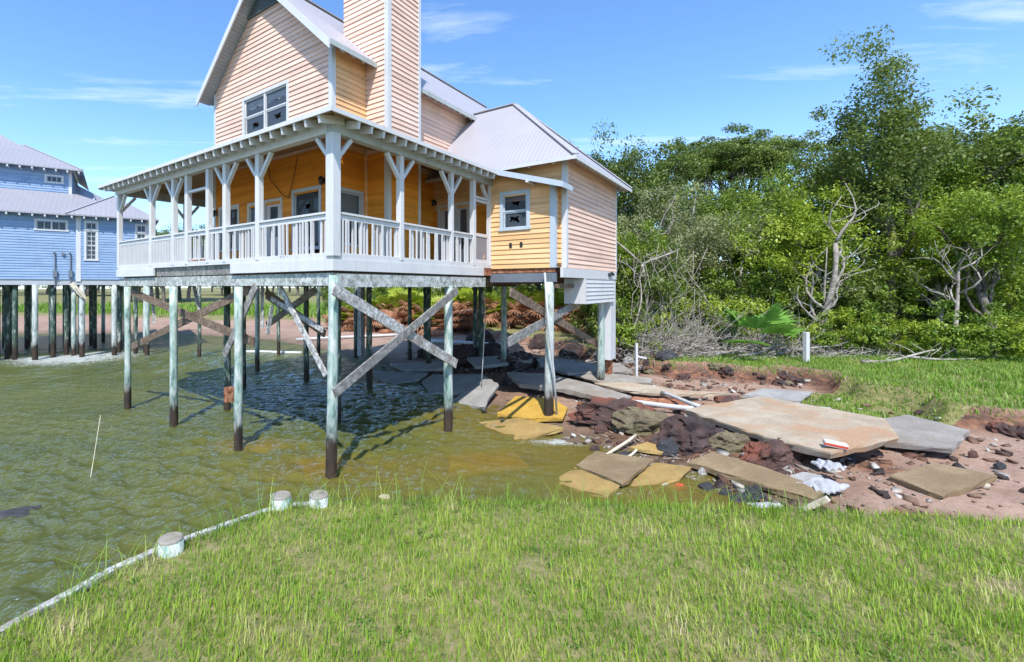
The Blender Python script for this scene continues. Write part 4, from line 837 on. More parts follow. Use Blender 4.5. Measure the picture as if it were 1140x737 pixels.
plant('bright', 1035, 24, 215, label='yellow green tree in the right part of the wood beyond the pale forked tree'); plant('oak', 1090, 22, 190, label='large leafy green tree near the far right of the wood')
G2 = 'dense undergrowth shrubs along the edge of the wood'; L2 = 'dark or mid green shrub filling the gaps under the trees of the wood'
for i in range(34):
    px = 672+i*14.5+random.uniform(-6, 6); Y = random.uniform(24, 29); plant('thicket' if i % 3 else 'thicketG', px, Y, None, random.uniform(3.2, 5.6), label=L2, cat='shrub', group=G2)
G3 = 'low leafy shrubs at the front of the wood'
for i, (k, px, Y, Hh) in enumerate((('shrub', 690, 22, 2.6), ('shrubY', 722, 23.2, 2.0), ('shrub', 744, 23.4, 1.7), ('shrubY', 790, 23.6, 2.5), ('shrub', 812, 22.5, 2.0), ('shrubY', 826, 24, 2.8), ('shrub', 872, 22.5, 1.8), ('shrubY', 885, 22, 1.5), ('shrub', 915, 21.5, 1.7),
                                    ('shrubY', 935, 22, 2.0), ('shrub', 970, 21, 2.2), ('shrubY', 1010, 21, 1.8), ('shrub', 1050, 20, 2.3), ('shrub', 1100, 19.5, 2.2), ('shrubY', 1140, 19, 2.0), ('shrubY', 770, 24, 2.4), ('shrub', 705, 24, 3.4))):
    FR.append(plant(k, px, Y, None, Hh, label='low leafy shrub on the turf edge in front of the wood', cat='shrub', group=G3))
ordinals(FR, '{} low shrub from the left along the front of the wood')
G4 = 'shrubs on the bank behind the stilt house'
for i in range(30):
    px = 372+i*10.5+random.uniform(-5, 5); Y = random.uniform(45, 54); k = ('thicket', 'thicketG', 'shrubY', 'shrub')[i % 4]
    plant(k, px, Y, None, random.uniform(3.4, 5.5) if 'th' in k else random.uniform(1.6, 3), label='green shrub on the sandy bank seen between the pilings', cat='shrub', group=G4)
G5 = 'far line of trees across the marsh'
for i in range(46):
    px = -40+i*10.2+random.uniform(-5, 5); Y = random.uniform(118, 190)
    if 140 < px < 235: plant('oak2', px, 88+random.uniform(-6, 8), random.uniform(243, 262), label='far rounded tree behind the left end of the porch', group='far trees behind the left end of the porch')
    plant('oak2' if i % 2 else 'oak', px, Y, None, random.uniform(7, 11), label='small far tree on the horizon beyond the marsh grass', group=G5, wid=1.7)
# palmettos
def palmetto(name, n, R_, mat, seed, dead=False):
    r = random.Random(seed); root = empty(name, (0, 0, -50)); V = []; Fq = []; T = []; st = MB()
    for k in range(n):
        az_ = r.uniform(0, 6.28); el = r.uniform(.15, 1.35) if not dead else r.uniform(-.25, .9); L = R_*r.uniform(.6, 1)
        d = Vector((math.cos(az_)*math.cos(el), math.sin(az_)*math.cos(el), math.sin(el))); base = Vector((0, 0, R_*.15)); hub = base+d*L*.55; st.tube([(0, 0, 0), tuple(base), tuple(hub)], [.03, .02, .012], 5)
        side = d.cross(Vector((0, 0, 1))).normalized(); upv = side.cross(d).normalized(); tn = r.random(); nb = 15
        for j in range(nb):
            a = (j/(nb-1)-.5)*2.7; dd = (d*math.cos(a)+side*math.sin(a)).normalized(); bl_ = L*.48*r.uniform(.8, 1); wd = dd.cross(upv)*bl_*(.06 if dead else .09)
            droop = -.35 if dead else -.1; tip = hub+dd*bl_+Vector((0, 0, droop*bl_)); mid = hub+dd*bl_*.5+upv*bl_*.04; i0 = len(V)
            V += [tuple(hub), tuple(mid+wd), tuple(tip), tuple(mid-wd)]; Fq.append((i0, i0+1, i0+2, i0+3)); T += [min(1, .6*tn+.4*r.random())]*4
    st.build('stalk', M['bark'], root); link('frond', np_mesh(name, V, Fq, {'tint': T}), M[mat], root); return root
PM = palmetto('fan_palmetto', 10, 1.9, 'leafbright', 3); PD = palmetto('dead_palmetto', 34, 1.5, 'frondbrown', 4, True); PG = palmetto('green_palmetto', 22, 1.5, 'leafyellow', 5)
def place(o, px, Y, s_, label=None, cat='palmetto', group=None):
    X = (px-CX)/F*Y; o.location = (X, Y, hgt(X, Y)); o.rotation_euler = (0, 0, random.uniform(0, 6.3)); o.scale = (s_,)*3; return tag(o, label, cat, group)
place(PM, 846, 20.9, 1.3, 'bright green fan palmetto in front of the dark wood on the right')
first = [1, 1]
for i in range(40):
    px = 385+i*7.3+random.uniform(-5, 5); Y = random.uniform(37.5, 42)+max(0, (470-px)*.04)-max(0, (px-560)*.07); o = (PD if first[0] else copy_tree(PD)); first[0] = 0
    place(o, px, Y, random.uniform(1.4, 2.1), 'dead reddish brown palmetto on the bank behind the stilt house', group='dead palmettos behind the stilt house')
    if i % 2: o = (PG if first[1] else copy_tree(PG)); first[1] = 0; place(o, px+4, Y+1.2, random.uniform(1.8, 2.5), 'yellow green palmetto above the dead fronds behind the stilt house', group='green palmettos behind the stilt house')
# bare trunks and dead branches in the wood
def bare_tree(name, px, Y, H, lean, seed, label, cat='dead tree', r0=.12, nb=8):
    r = random.Random(seed); X = (px-CX)/F*Y; root = empty(name, (X, Y, hgt(X, Y)), 0, label, cat); mb = MB()
    tp_ = limb(mb, r, (0, 0, -.3), (lean, r.uniform(-.3, .3), H*.75), r0, r0*.5, .05, 7, 8); mb.build('trunk', M['palebark'], root, True)
    for k in range(nb):
        s_ = tp_[r.randint(2, 7)]; L = H*r.uniform(.25, .5); a = r.uniform(-1.2, 1.2); mb = MB(); e = s_+Vector((math.sin(a)*L, r.uniform(-.5, .5), abs(math.cos(a))*L)); pts = limb(mb, r, s_, e, r0*.45, r0*.1, .12, 6, 6)
        for j in range(3): limb(mb, r, pts[2+j], pts[2+j]+Vector((r.uniform(-.8, .8), r.uniform(-.4, .4), r.uniform(.1, .9)))*L*.5, r0*.2, r0*.05, .15, 4, 5)
        mb.build('branch', M['palebark'], root, True)
bare_tree('forked_tree', 912, 22, 6.8, .5, 31, 'pale grey forked bare tree in front of the wood at right', r0=.17, nb=10)
bare_tree('dead_tree', 728, 23, 5.6, -.7, 32, 'dead grey trunk wrapped in vines right of the stilt house', r0=.12, nb=5)
bare_tree('dead_tree', 868, 23.5, 4.2, .8, 33, 'thin bent bare sapling between palmetto and forked tree', r0=.07, nb=4)
bare_tree('dead_tree', 826, 26, 5.5, 0, 34, 'straight grey trunk in the dark gap of the wood', r0=.12, nb=2)
bare_tree('dead_tree', 700, 22, 4.8, .5, 35, 'curving thin dead stem nearest the stilt house', r0=.05, nb=3)
bare_tree('dead_tree', 775, 23, 3.6, .3, 36, 'short bare snag above the driftwood pile', r0=.06, nb=5); bare_tree('dead_tree', 1060, 21, 5.0, .4, 37, 'bare grey snag at the far right of the wood', r0=.1)
drift = [((770, 372), (905, 396), .07), ((785, 398), (850, 378), .06), ((800, 385), (930, 374), .06), ((860, 398), (925, 385), .05), ((740, 392), (800, 376), .05), ((758, 402), (772, 365), .035), ((822, 402), (885, 380), .05), ((700, 405), (765, 380), .04), ((880, 400), (945, 392), .05), ((905, 385), (960, 370), .05), ((690, 398), (735, 372), .035), ((770, 400), (835, 402), .05), ((960, 400), (1040, 385), .06), ((1010, 392), (1100, 402), .05)]
for i, (a, b_, r_) in enumerate(drift):
    r = random.Random(i+60); Y = 20.7+r.uniform(0, 1.0)
    if a[0] > 940: Y -= 1.5
    p = Vector(((a[0]-CX)/F*Y, Y, 0)); q2 = Vector(((b_[0]-CX)/F*(Y+.5), Y+r.uniform(-.4, .7), 0)); p.z = hgt(p.x, p.y)+.08+max(0, (398-a[1])*.018); q2.z = hgt(q2.x, q2.y)+.10+max(0, (398-b_[1])*.030)
    mb = MB(); pts = limb(mb, r, p, q2, r_*1.2, r_*.4, .05, 8, 7)
    for j in range(7): k = r.randint(1, 7); L = (q2-p).length*.22; limb(mb, r, pts[k], pts[k]+Vector((r.uniform(-1, 1), r.uniform(-.6, .6), r.uniform(-.15, .8)))*L, r_*.4, r_*.08, .15, 4, 5)
    FB.append(mb.build('fallen_branch', M['palebark'], None, True)); FB[-1]['px'] = (a[0]+b_[0])/2; tag(FB[-1], 'bleached fallen branch in the driftwood pile along the turf edge', 'branch', 'fallen branches along the edge of the wood')
for i, o in enumerate(sorted(FB, key=lambda o: o['px'])): o['label'] = ORD[i]+' bleached fallen branch from the left along the edge of the wood'
for o in FB: del o['px']
mb = MB(); r = random.Random(5)
for k in range(2000):
    px = r.uniform(668, 1000) if k % 4 else r.uniform(560, 760); Y = r.uniform(20.2, 23.5) if px > 690 else r.uniform(20.5, 26)
    X = (px-CX)/F*Y; z = hgt(X, Y)
    if z < .25: continue
    hgtk = r.uniform(0, 1)**2*1.1 if px < 900 else r.uniform(0, .3); d = Vector((r.uniform(-1, 1), r.uniform(-.5, .5), r.uniform(-.25, .5)))*r.uniform(.3, .9)
    p = Vector((X, Y, z+hgtk)); mb.tube([p, p+d*.5+Vector((0, 0, r.uniform(-.05, .08))), p+d], [.014, .011, .004], 4, False)
tag(mb.build('brushwood', M['palebark']), 'tangle of dry grey twigs and brush along the edge of the wood', 'brush', None, 'stuff')
mb = MB(); r = random.Random(15)
for k in range(420):
    px = r.uniform(684, 905) if k % 3 else r.uniform(684, 790); Y = r.uniform(20.9, 22.6); X = (px-CX)/F*Y; z = hgt(X, Y)
    if z < .6: continue
    H_ = r.uniform(.5, 1.3)+r.random()**3*2.2; lx, ly = r.gauss(0, .5), r.gauss(0, .25); b1 = r.gauss(0, .18); c_ = [Vector((X+lx*H_*t_*t_+b1*math.sin(t_*5), Y+ly*H_*t_, z-.05+H_*t_*(1-.18*t_*abs(lx)))) for t_ in (0, .25, .5, .75, 1)]
    mb.tube(c_, [.016, .013, .010, .007, .003], 4, False)
    for j in range(2): d = Vector((r.uniform(-.5, .5), r.uniform(-.2, .2), r.uniform(.05, .4)))*H_*.5; mb.tube([c_[2+j], c_[2+j]+d*.5+Vector((0, 0, .03)), c_[2+j]+d], [.008, .006, .003], 4, False)
tag(mb.build('standing_brush', M['palebark']), 'dense bare grey brown stems standing along the foot of the wood', 'brush', None, 'stuff')
# vines hanging on the trees beside the house
mb = MB(); r = random.Random(8)
for k in range(13):
    px = r.uniform(686, 770); Y = r.uniform(21.8, 23.5); X = (px-CX)/F*Y; z0 = hgt(X, Y)
    pts = [Vector((X+r.uniform(-.1, .1)+.35*math.sin(j*.9+k)+j*r.uniform(-.12, .12), Y, z0+j*r.uniform(.55, .75))) for j in range(8)]; mb.tube(pts, .013, 5)
tag(mb.build('hanging_vines', M['palebark'], None, True), 'bare woody vines hanging in front of the wood right of the stilt house', 'vines', None, 'stuff')
# grass
def blades(name, n, region, hmin, hmax, wd, mat, seed, label, keep, lean=.5):
    r = np.random.default_rng(seed); x = r.uniform(region[0], region[1], n); y = r.uniform(region[2], region[3], n); h, ss, sll_, sb_, led_, bk_ = height(np.stack([x, y], 1)); k = keep(x, y, h, sll_, sb_, r)
    x, y, h = x[k], y[k], h[k]; n = len(x); patch = vnoise(x, y, 1.6, 3.)*.5+.5; p2 = vnoise(x, y, 4.5, 8.)*.5+.5
    H = (hmin+(hmax-hmin)*r.random(n)**1.6)*(.65+.7*patch); a = r.uniform(0, 6.28, n); ln = H*lean*r.uniform(.2, 1.3, n)
    wv = np.stack([-np.sin(a+1.57*0), np.cos(a), np.zeros(n)], 1)*wd*r.uniform(.6, 1.4, n)[:, None]; dv_ = np.stack([np.cos(a), np.sin(a), np.zeros(n)], 1)
    b0 = np.stack([x, y, h-.02], 1); mid = b0+dv_*(ln*.35)[:, None]+np.stack([0*H, 0*H, H*.6], 1); tip = b0+dv_*ln[:, None]+np.stack([0*H, 0*H, H], 1)
    V = np.stack([b0-wv, b0+wv, mid+wv*.7, mid-wv*.7, tip], 1).reshape(-1, 3); i = np.arange(n)*5
    Fq = np.concatenate([np.stack([i, i+1, i+2, i+3], 1), np.stack([i+3, i+2, i+4, i+4], 1)]); 
    me = bpy.data.meshes.new(name); me.vertices.add(len(V)); me.vertices.foreach_set('co', V.astype(np.float32).ravel())
    quads = np.stack([i, i+1, i+2, i+3], 1); tris = np.stack([i+3, i+2, i+4], 1); lp = np.concatenate([quads.ravel(), tris.ravel()]); ls = np.concatenate([np.arange(n)*4, 4*n+np.arange(n)*3])
    me.loops.add(len(lp)); me.loops.foreach_set('vertex_index', lp.astype(np.int32)); me.polygons.add(2*n); me.polygons.foreach_set('loop_start', ls.astype(np.int32)); me.update(calc_edges=True)
    p3 = vnoise(x, y, 2.7, 12.)*.5+.5; t_ = np.clip(-.06+1.9*(p3-.3)*p2+.55*(r.random(n)-.3), 0, 1); at = me.attributes.new('tint', 'FLOAT', 'POINT'); at.data.foreach_set('value', np.repeat(t_, 5).astype(np.float32))
    return tag(link(name, me, M[mat]), label, 'grass', None, 'stuff')
blades('grass', 120000, (-3.6, 8.0, 2.9, 6.9), .04, .15, .0045, 'grass', 1, 'sunlit yellow green grass on the near bank', lambda x, y, h, sl2, sb2, r: (sb2 > np.where(x < -1.2, .04, -.25)) & (h > .5) & (x < y*1.45) & (r.random(len(x)) < (1.25-.1*y)*np.clip(1.25+1.5*vnoise(x, y, 3.1, 5.5), .16, 1)))
blades('tall_grass', 5200, (-3.3, 5.6, 4.0, 6.75), .18, .48, .004, 'grassgreen', 2, 'long arching grass blades along the lip of the near bank', lambda x, y, h, sl2, sb2, r: (sb2 > -.04) & (sb2 < .30) & (h > .8), 1.1)
blades('grass', 110000, (7, 30, 10, 25), .06, .2, .011, 'grassgreen', 3, 'bright green turf in front of the wood', lambda x, y, h, sl2, sb2, r: ((sl2 > .0) & (x/y < 1.55)) | ((x > 12.3) & (y > 12.7) & (y < 16.4) & (sl2 > -2.1) & (vnoise(x, y, 2.2, 1.)>-.3) & (x/y < 1.4)), .6)
blades('marsh_grass', 50000, (-60, 6, 34, 75), .3, .9, .04, 'grassgreen', 4, 'green marsh grass on the far shore seen under the houses', lambda x, y, h, sl2, sb2, r: (sl2 > .5) & (r.random(len(x)) < 1.3-y/75), .5)

# ================================================================== DEBRIS ON THE SHORE
def ws(px, py, lift):                   # where the sight line through a surveyed point meets the level ground+lift
    z = .2
    for _ in range(30): X, Y, _z = wp(px, py, z); z = .5*z+.5*(max(hgt(X, Y), -.12)+lift)
    return Vector(wp(px, py, z))
def slab_obj(pts, th, mat, label, cat='concrete slab', name='broken_concrete', lift=.12, group=None, rough=.014, seed=0, crack=None):
    """pts = (px, py[, lift]) round the top outline"""
    r = random.Random(seed+len(pts)*7); W = [ws(p[0], p[1], p[2] if len(p) > 2 else lift) for p in pts]
    # level fit so the slab is flat but tilted
    A = np.array([[w_.x, w_.y, 1] for w_ in W]); c, *_r = np.linalg.lstsq(A, np.array([w_.z for w_ in W]), rcond=None)
    cen = sum(W, Vector())/len(W); cz_ = c[0]*cen.x+c[1]*cen.y+c[2]; out_ = []
    for a, b_ in zip(W, W[1:]+W[:1]):
        L = (b_-a).length; n = max(1, int(L/.22)); nr = Vector((b_.y-a.y, a.x-b_.x, 0)).normalized() if L > 0 else Vector()
        for k in range(n):
            p = a.lerp(b_, k/n); 
            if k: p = p+nr*r.gauss(0, rough)
            out_.append(Vector((p.x-cen.x, p.y-cen.y, c[0]*p.x+c[1]*p.y+c[2]-cz_)))
    mb = MB(); n = len(out_); lo = [Vector((p.x*.985+r.gauss(0, .01), p.y*.985+r.gauss(0, .01), p.z-th*r.uniform(.85, 1.1))) for p in out_]
    mid = [Vector((p.x*1.004+r.gauss(0, .008), p.y*1.004+r.gauss(0, .008), p.z-th*.25)) for p in out_]
    mb.add(out_+mid+lo, [tuple(range(n)), tuple(range(2*n, 3*n))[::-1]]+[(i, i+n, (i+1) % n+n, (i+1) % n) for i in range(n)]+[(i+n, i+2*n, (i+1) % n+2*n, (i+1) % n+n) for i in range(n)])
    me = mb.mesh(name); bm = bmesh.new(); bm.from_mesh(me); bmesh.ops.triangulate(bm, faces=[f for f in bm.faces if len(f.verts) > 4])
    bmesh.ops.recalc_face_normals(bm, faces=bm.faces); bm.to_mesh(me); bm.free()
    o = link(name, me, M[mat]); o.location = (cen.x, cen.y, cz_); return tag(o, label, cat, group, 'thing')
slab_obj([(763, 457, .35), (800, 449, .45), (847, 440, .55), (900, 449, .6), (985, 468, .6), (1000, 486, .55), (925, 503, .55), (850, 484, .5), (800, 469, .42)], .16, 'slabstain', 'largest pale slab with rust coloured stains, tilted over a dark hollow at the right', seed=1)
slab_obj([(766, 514, .18), (793, 503, .22), (850, 519, .24), (920, 545, .22), (907, 556, .16), (840, 537, .16)], .13, 'slabtan', 'long narrow tan slab lying below the largest pale slab', seed=2)
slab_obj([(641, 518, .14), (663, 502, .14), (728, 511, .26), (692, 538, .26)], .09, 'slabtan', 'tan slab tilted out of the water, upper piece of the split pair', seed=3)
slab_obj([(640, 520, .13), (690, 540, .22), (676, 553, .20), (615, 536, .11)], .09, 'slabochre', 'tan slab sinking into the water, lower piece of the split pair', seed=4)
slab_obj([(729, 514, .10), (770, 520, .14), (757, 532, .14), (700, 542, .14), (712, 527, .14)], .08, 'slabochre', 'ochre slab fragment wedged between the split pair and the long tan slab', seed=5)
slab_obj([(553, 460, .10), (574, 441, .26), (616, 444, .30), (632, 452, .30), (627, 466, .16), (590, 466, .12)], .12, 'slabyellow', 'bright yellow slab at the foot of the right front piling', seed=6)
slab_obj([(532, 470, .12), (578, 465, .15), (628, 476, .15), (600, 486, .14), (578, 491, .12)], .09, 'slabochre', 'dull ochre slab awash in shallow water below the yellow slab', seed=7)
slab_obj([(500, 447, .05), (541, 420, .5), (555, 427, .5), (545, 440, .4), (540, 455, .12)], .12, 'slabgrey', 'grey slab tilted up on its edge left of the yellow slab', seed=8)
slab_obj([(470, 424, .12), (482, 416, .25), (537, 417, .4), (546, 424, .4), (508, 436, .15), (478, 438, .05)], .12, 'slabgrey', 'flat grey slab at the waterline behind the second front piling', seed=9)
slab_obj([(564, 414, .45), (610, 416, .45), (659, 427, .4), (703, 441, .35), (688, 446, .3), (627, 434, .3), (578, 427, .35)], .15, 'slab', 'long grey tan slab lying beside the right front piling', seed=10)
slab_obj([(637, 417, .32), (680, 415, .38), (727, 421, .36), (725, 427, .30), (668, 425, .28)], .08, 'slab', 'thin pale board like slab, highest of the stack right of the house', seed=11)
slab_obj([(662, 426, .30), (700, 426, .34), (760, 431, .36), (813, 437, .34), (806, 440, .26), (745, 439, .24), (690, 434, .24)], .10, 'slabstain', 'long pale tapering slab between the stacked board and the white pipes', seed=12)
slab_obj([(597, 399, .5), (632, 400, .5), (665, 408, .45), (660, 414, .4), (632, 415, .4), (603, 408, .4)], .12, 'slabgrey', 'grey slab in the shade under the wing beyond the piling', seed=13)
slab_obj([(562, 393, .6), (594, 396, .6), (592, 402, .5), (566, 401, .5)], .14, 'slabgrey', 'small grey slab far back under the wing', seed=14)
slab_obj([(416, 413, .2), (476, 414, .25), (466, 422, .15), (440, 428, .1), (417, 427, .1)], .14, 'slabgrey', 'dark grey slab in the water under the middle of the porch', seed=15)
slab_obj([(434, 404, .35), (490, 402, .45), (504, 409, .4), (450, 412, .3)], .12, 'slabgrey', 'grey slab behind the dark slab under the middle of the porch', seed=16)
slab_obj([(640, 404, .45), (690, 404, .40), (704, 413, .35), (660, 414, .35)], .10, 'slab', 'pale slab fragment at the foot of the white boxed chase', seed=17)
slab_obj([(960, 470, .25), (1010, 462, .4), (1080, 478, .4), (1060, 500, .3), (985, 490, .25)], .14, 'slab', 'grey slab beyond the right end of the largest pale slab', seed=18)
slab_obj([(990, 530, .1), (1040, 514, .2), (1110, 530, .2), (1050, 552, .1)], .12, 'slabtan', 'tan slab lying alone at the far right of the beach', seed=19)
slab_obj([(330, 512, -.10), (380, 508, -.04), (392, 520, -.05), (340, 530, -.1)], .10, 'slabyellow', 'yellowish slab showing through the water beside the corner piling', seed=20)
slab_obj([(252, 490, -.06), (300, 484, -.04), (318, 496, -.05), (262, 504, -.07)], .10, 'slabyellow', 'yellowish slab showing through the water by the second piling from the corner', seed=21)
slab_obj([(500, 135+370, -.06), (570, 500, -.02), (590, 520, -.04), (500, 530, -.08)], .08, 'slabyellow', 'pale yellow slab showing through the shallows in front of the yellow slab', seed=22)
slab_obj([(700, 497, .2), (720, 490, .25), (748, 494, .2), (738, 502, .15), (712, 503, .1)], .08, 'slabochre', 'small ochre plate beside the dark peat clump', seed=31)
slab_obj([(640, 452, .3), (672, 446, .35), (690, 452, .3), (662, 460, .25)], .08, 'slabgrey', 'small grey plate lying behind the reddish clay clump', seed=32)
slab_obj([(870, 534, .12), (895, 524, .2), (915, 530, .2), (900, 543, .12)], .07, 'slabgrey', 'small grey plate under the lip of the largest pale slab', seed=33)
slab_obj([(826, 440, .15), (850, 432, .25), (905, 436, .2), (890, 446, .12)], .08, 'slabgrey', 'grey plate half buried behind the largest pale slab', seed=34)
slab_obj([(520, 398, .6), (556, 396, .6), (566, 404, .5), (530, 408, .5)], .14, 'slabgrey', 'grey slab in the shade left of the two wing slabs', seed=35)
def rock(px, py, wpx, hpx, mat, label, seed, cat='rock', name='rock', lift=0.0, depth=.55, rot=0, amp=.28, group=None):
    b_ = ws(px, py, lift); k = b_.y/F; rx = wpx/2*k; rz = hpx*k*.95; me = bpy.data.meshes.new(name); bm = bmesh.new(); bmesh.ops.create_icosphere(bm, subdivisions=(5 if wpx > 40 else 3), radius=1)
    for v in bm.verts:
        p = v.co.copy(); cw = noise.cell_vector(p*1.9+Vector((seed*2.3, 0, 0))); p = p+(cw-Vector((.5, .5, .5)))*.16 if wpx > 40 else p; q = p*1.3+Vector((seed*3.7, seed, 0)); d = noise.fractal(q, 1.0, 2.1, 6)*amp*.9+(noise.noise(p*4.5+Vector((seed, 0, 0))))*amp*.45-abs(noise.noise(p*2.2+Vector((0, seed*2, 0))))*amp*.8
        p = p*(1+d); v.co = (p.x*rx, p.y*rx*depth, max(p.z, -.35)*rz)
    bm.to_mesh(me); bm.free(); o = link(name, me, M[mat]); o.location = (b_.x, b_.y+rx*depth*.4, b_.z+rz*.22); o.rotation_euler = (random.uniform(-.1, .1), random.uniform(-.1, .1), rot); return tag(o, label, cat, group)
rock(770, 500, 80, 26, 'rockdark', 'large dark purplish peat clump with a hollow under it, above the long tan slab', 1, 'peat clump', 'peat_clump')
rock(690, 472, 96, 24, 'rockred', 'reddish brown lumpy clay clump right of the yellow slab', 2, 'clay clump', 'clay_clump')
rock(722, 481, 82, 20, 'rockmoss', 'moss green and tan clay clump in front of the reddish one', 3, 'clay clump', 'clay_clump')
rock(815, 500, 66, 14, 'rockmoss', 'low mossy clump trailing right from the dark peat clump', 9, 'clay clump', 'clay_clump')
rock(862, 519, 66, 22, 'rockred', 'rust red clay clump under the lip of the largest pale slab', 4, 'clay clump', 'clay_clump')
rock(745, 508, 30, 15, 'stone', 'black stone at the left foot of the dark peat clump', 5, 'stone', 'stone'); rock(788, 549, 20, 10, 'stone', 'dark oval stone, leftmost of the loose stones below the long tan slab', 6, 'stone', 'stone')
rock(809, 553, 14, 8, 'stone', 'small dark stone, second from the left below the long tan slab', 7, 'stone', 'stone'); rock(841, 558, 22, 14, 'stone', 'knobbly black stone, rightmost and largest below the long tan slab', 8, 'stone', 'stone', amp=.45)
rock(825, 560, 22, 8, 'stone', 'flat grey stone half sunk before the knobbly black one', 12, 'stone', 'stone'); rock(732, 497, 26, 7, 'rockred', 'small flat red clod between peat clump and split slabs', 13, 'clay clump', 'clay_clump')
rock(756, 544, 20, 4, 'redpaint', 'flat orange red brick lying in the foam', 14, 'brick', 'brick', amp=.12); rock(812, 449, 30, 8, 'rockred', 'red brown clod behind the largest pale slab', 15, 'clay clump', 'clay_clump')
for i, (px, py, w_, h_) in enumerate(((515, 408, 46, 20), (548, 400, 40, 16), (575, 412, 50, 16), (535, 384, 36, 14), (600, 424, 40, 12), (640, 398, 36, 14), (604, 388, 30, 14), (480, 398, 34, 10), (690, 398, 28, 12), (745, 400, 26, 9))):
    RU.append(rock(px, py, w_, h_, 'rockdark' if i != 9 else 'stone', 'dark broken lump among the rubble under and behind the house', 20+i, 'rubble', 'rubble_lump', group='dark rubble under the house'))
ordinals(RU, '{} dark rubble lump from the left under and behind the house')
r = random.Random(77)
for i in range(46):
    px, py = r.uniform(560, 760), r.uniform(395, 430)
    if i > 22: px, py = r.uniform(640, 930), r.uniform(470, 545)
    if i > 38: px, py = r.uniform(940, 1120), r.uniform(450, 560)
    rock(px, py, r.uniform(5, 16), r.uniform(3, 8), r.choice(['rockdark', 'rockred', 'stone', 'slabgrey']), 'small dark clod scattered over the eroded shore', 50+i, 'clod', 'clod', group='small clods scattered over the shore')
for i in range(60):                      # clods fallen from the turf edge
    X = r.uniform(9.5, 21); X = min(X, 14.5) if i % 2 else r.uniform(14.8, 20); Yl = float(np.interp(X, [9.3, 10.6, 12, 13.2, 14.6, 14.8, 15.6, 17.5, 24], [20.9, 19.6, 19.6, 18.2, 18.9, 12.6, 11.6, 11.2, 10.2])); Y = Yl+r.uniform(-.7, .15); z = hgt(X, Y); s_ = r.uniform(.07, .26)
    me = bpy.data.meshes.new('clod'); bm = bmesh.new(); bmesh.ops.create_icosphere(bm, subdivisions=3, radius=1)
    for v in bm.verts: p = v.co; v.co = p*s_*(1+.5*noise.noise(p*1.8+Vector((i, 0, 0)))+.3*noise.noise(p*4.5+Vector((i, 3, 0)))); v.co.z *= .7
    bm.to_mesh(me); bm.free(); o = link('clod', me, M[r.choice(['rockdark', 'rockred', 'rockmoss'])]); o.location = (X, Y, z+s_*.2); tag(o, 'brown clod of soil and roots fallen from the eroded turf edge', 'clod', 'clods along the eroded turf edge')
# pipes
def pipe(p, q2, rad, mat, label, lifts=(.1, .1), name='pvc_pipe', cat='pipe'):
    a = ws(*p, lifts[0]); b_ = ws(*q2, lifts[1]); mb = MB(); n = (b_-a)/6; c = (a+b_)/2
    mb.tube([a+n*k-c+Vector((0, 0, .015*math.sin(k))) for k in range(7)], rad, 12)
    o = mb.build(name, M[mat], None, True); o.location = c; return tag(o, label, cat)
pipe((686, 446), (776, 455), .075, 'pvc', 'thick white pipe lying in front of the pale tapering slab', (.22, .30)); pipe((737, 437), (778, 452), .06, 'pvc', 'short white pipe crossing behind the thick one', (.28, .42))
pipe((272, 392), (336, 393), .12, 'pvc', 'pale green white pipe afloat beyond the pilings at mid left', (.12, .12)); pipe((478, 380), (560, 384), .14, 'pvc', 'white pipe on the far sand behind the porch', (.2, .2)); pipe((330, 378), (452, 372), .10, 'pvc', 'long pale pipe on the sand between the middle pilings', (.2, .2))
pipe((676, 443), (640, 470), .05, 'slab', 'tan stick of timber between yellow slab and clay clump', (.25, .1), 'timber_stick', 'timber')
pipe((925, 455), (862, 451), .03, 'pvc', 'thin white pipe on the turf behind the largest pale slab', (.1, .1)); pipe((667, 513), (708, 484), .035, 'planknew', 'pale stick pointing up beside the split slabs', (.1, .3), 'timber_stick', 'timber'); pipe((716, 495), (700, 508), .03, 'planknew', 'short pale stick crossing the longer one', (.12, .12), 'timber_stick', 'timber')
pipe((730, 545), (756, 533), .025, 'pvc', 'thin curved white tube in the foam', (.05, .08))
# white posts on the turf
def bpost(px, Y, H, w_, label, arm=False):
    X = (px-CX)/F*Y; z = hgt(X, Y); t_ = empty('marker_post', (X, Y, z), .2, label, 'post'); q = MB(); q.box(-w_/2, w_/2, -w_/2, w_/2, -.2, H); q.build('post', M['white'], t_, bevel=.01)
    if arm: q = MB(); q.beam((w_/2, 0, H*.62), (w_/2+.42, 0, H*.56), .05, .07); q.build('cross_arm', M['white'], t_)
bpost(708.5, 19.6, 1.45, .09, 'slim white post with a side arm near the white boxed chase', True); bpost(897.5, 19.8, 1.25, .17, 'square white post in front of the driftwood at right')
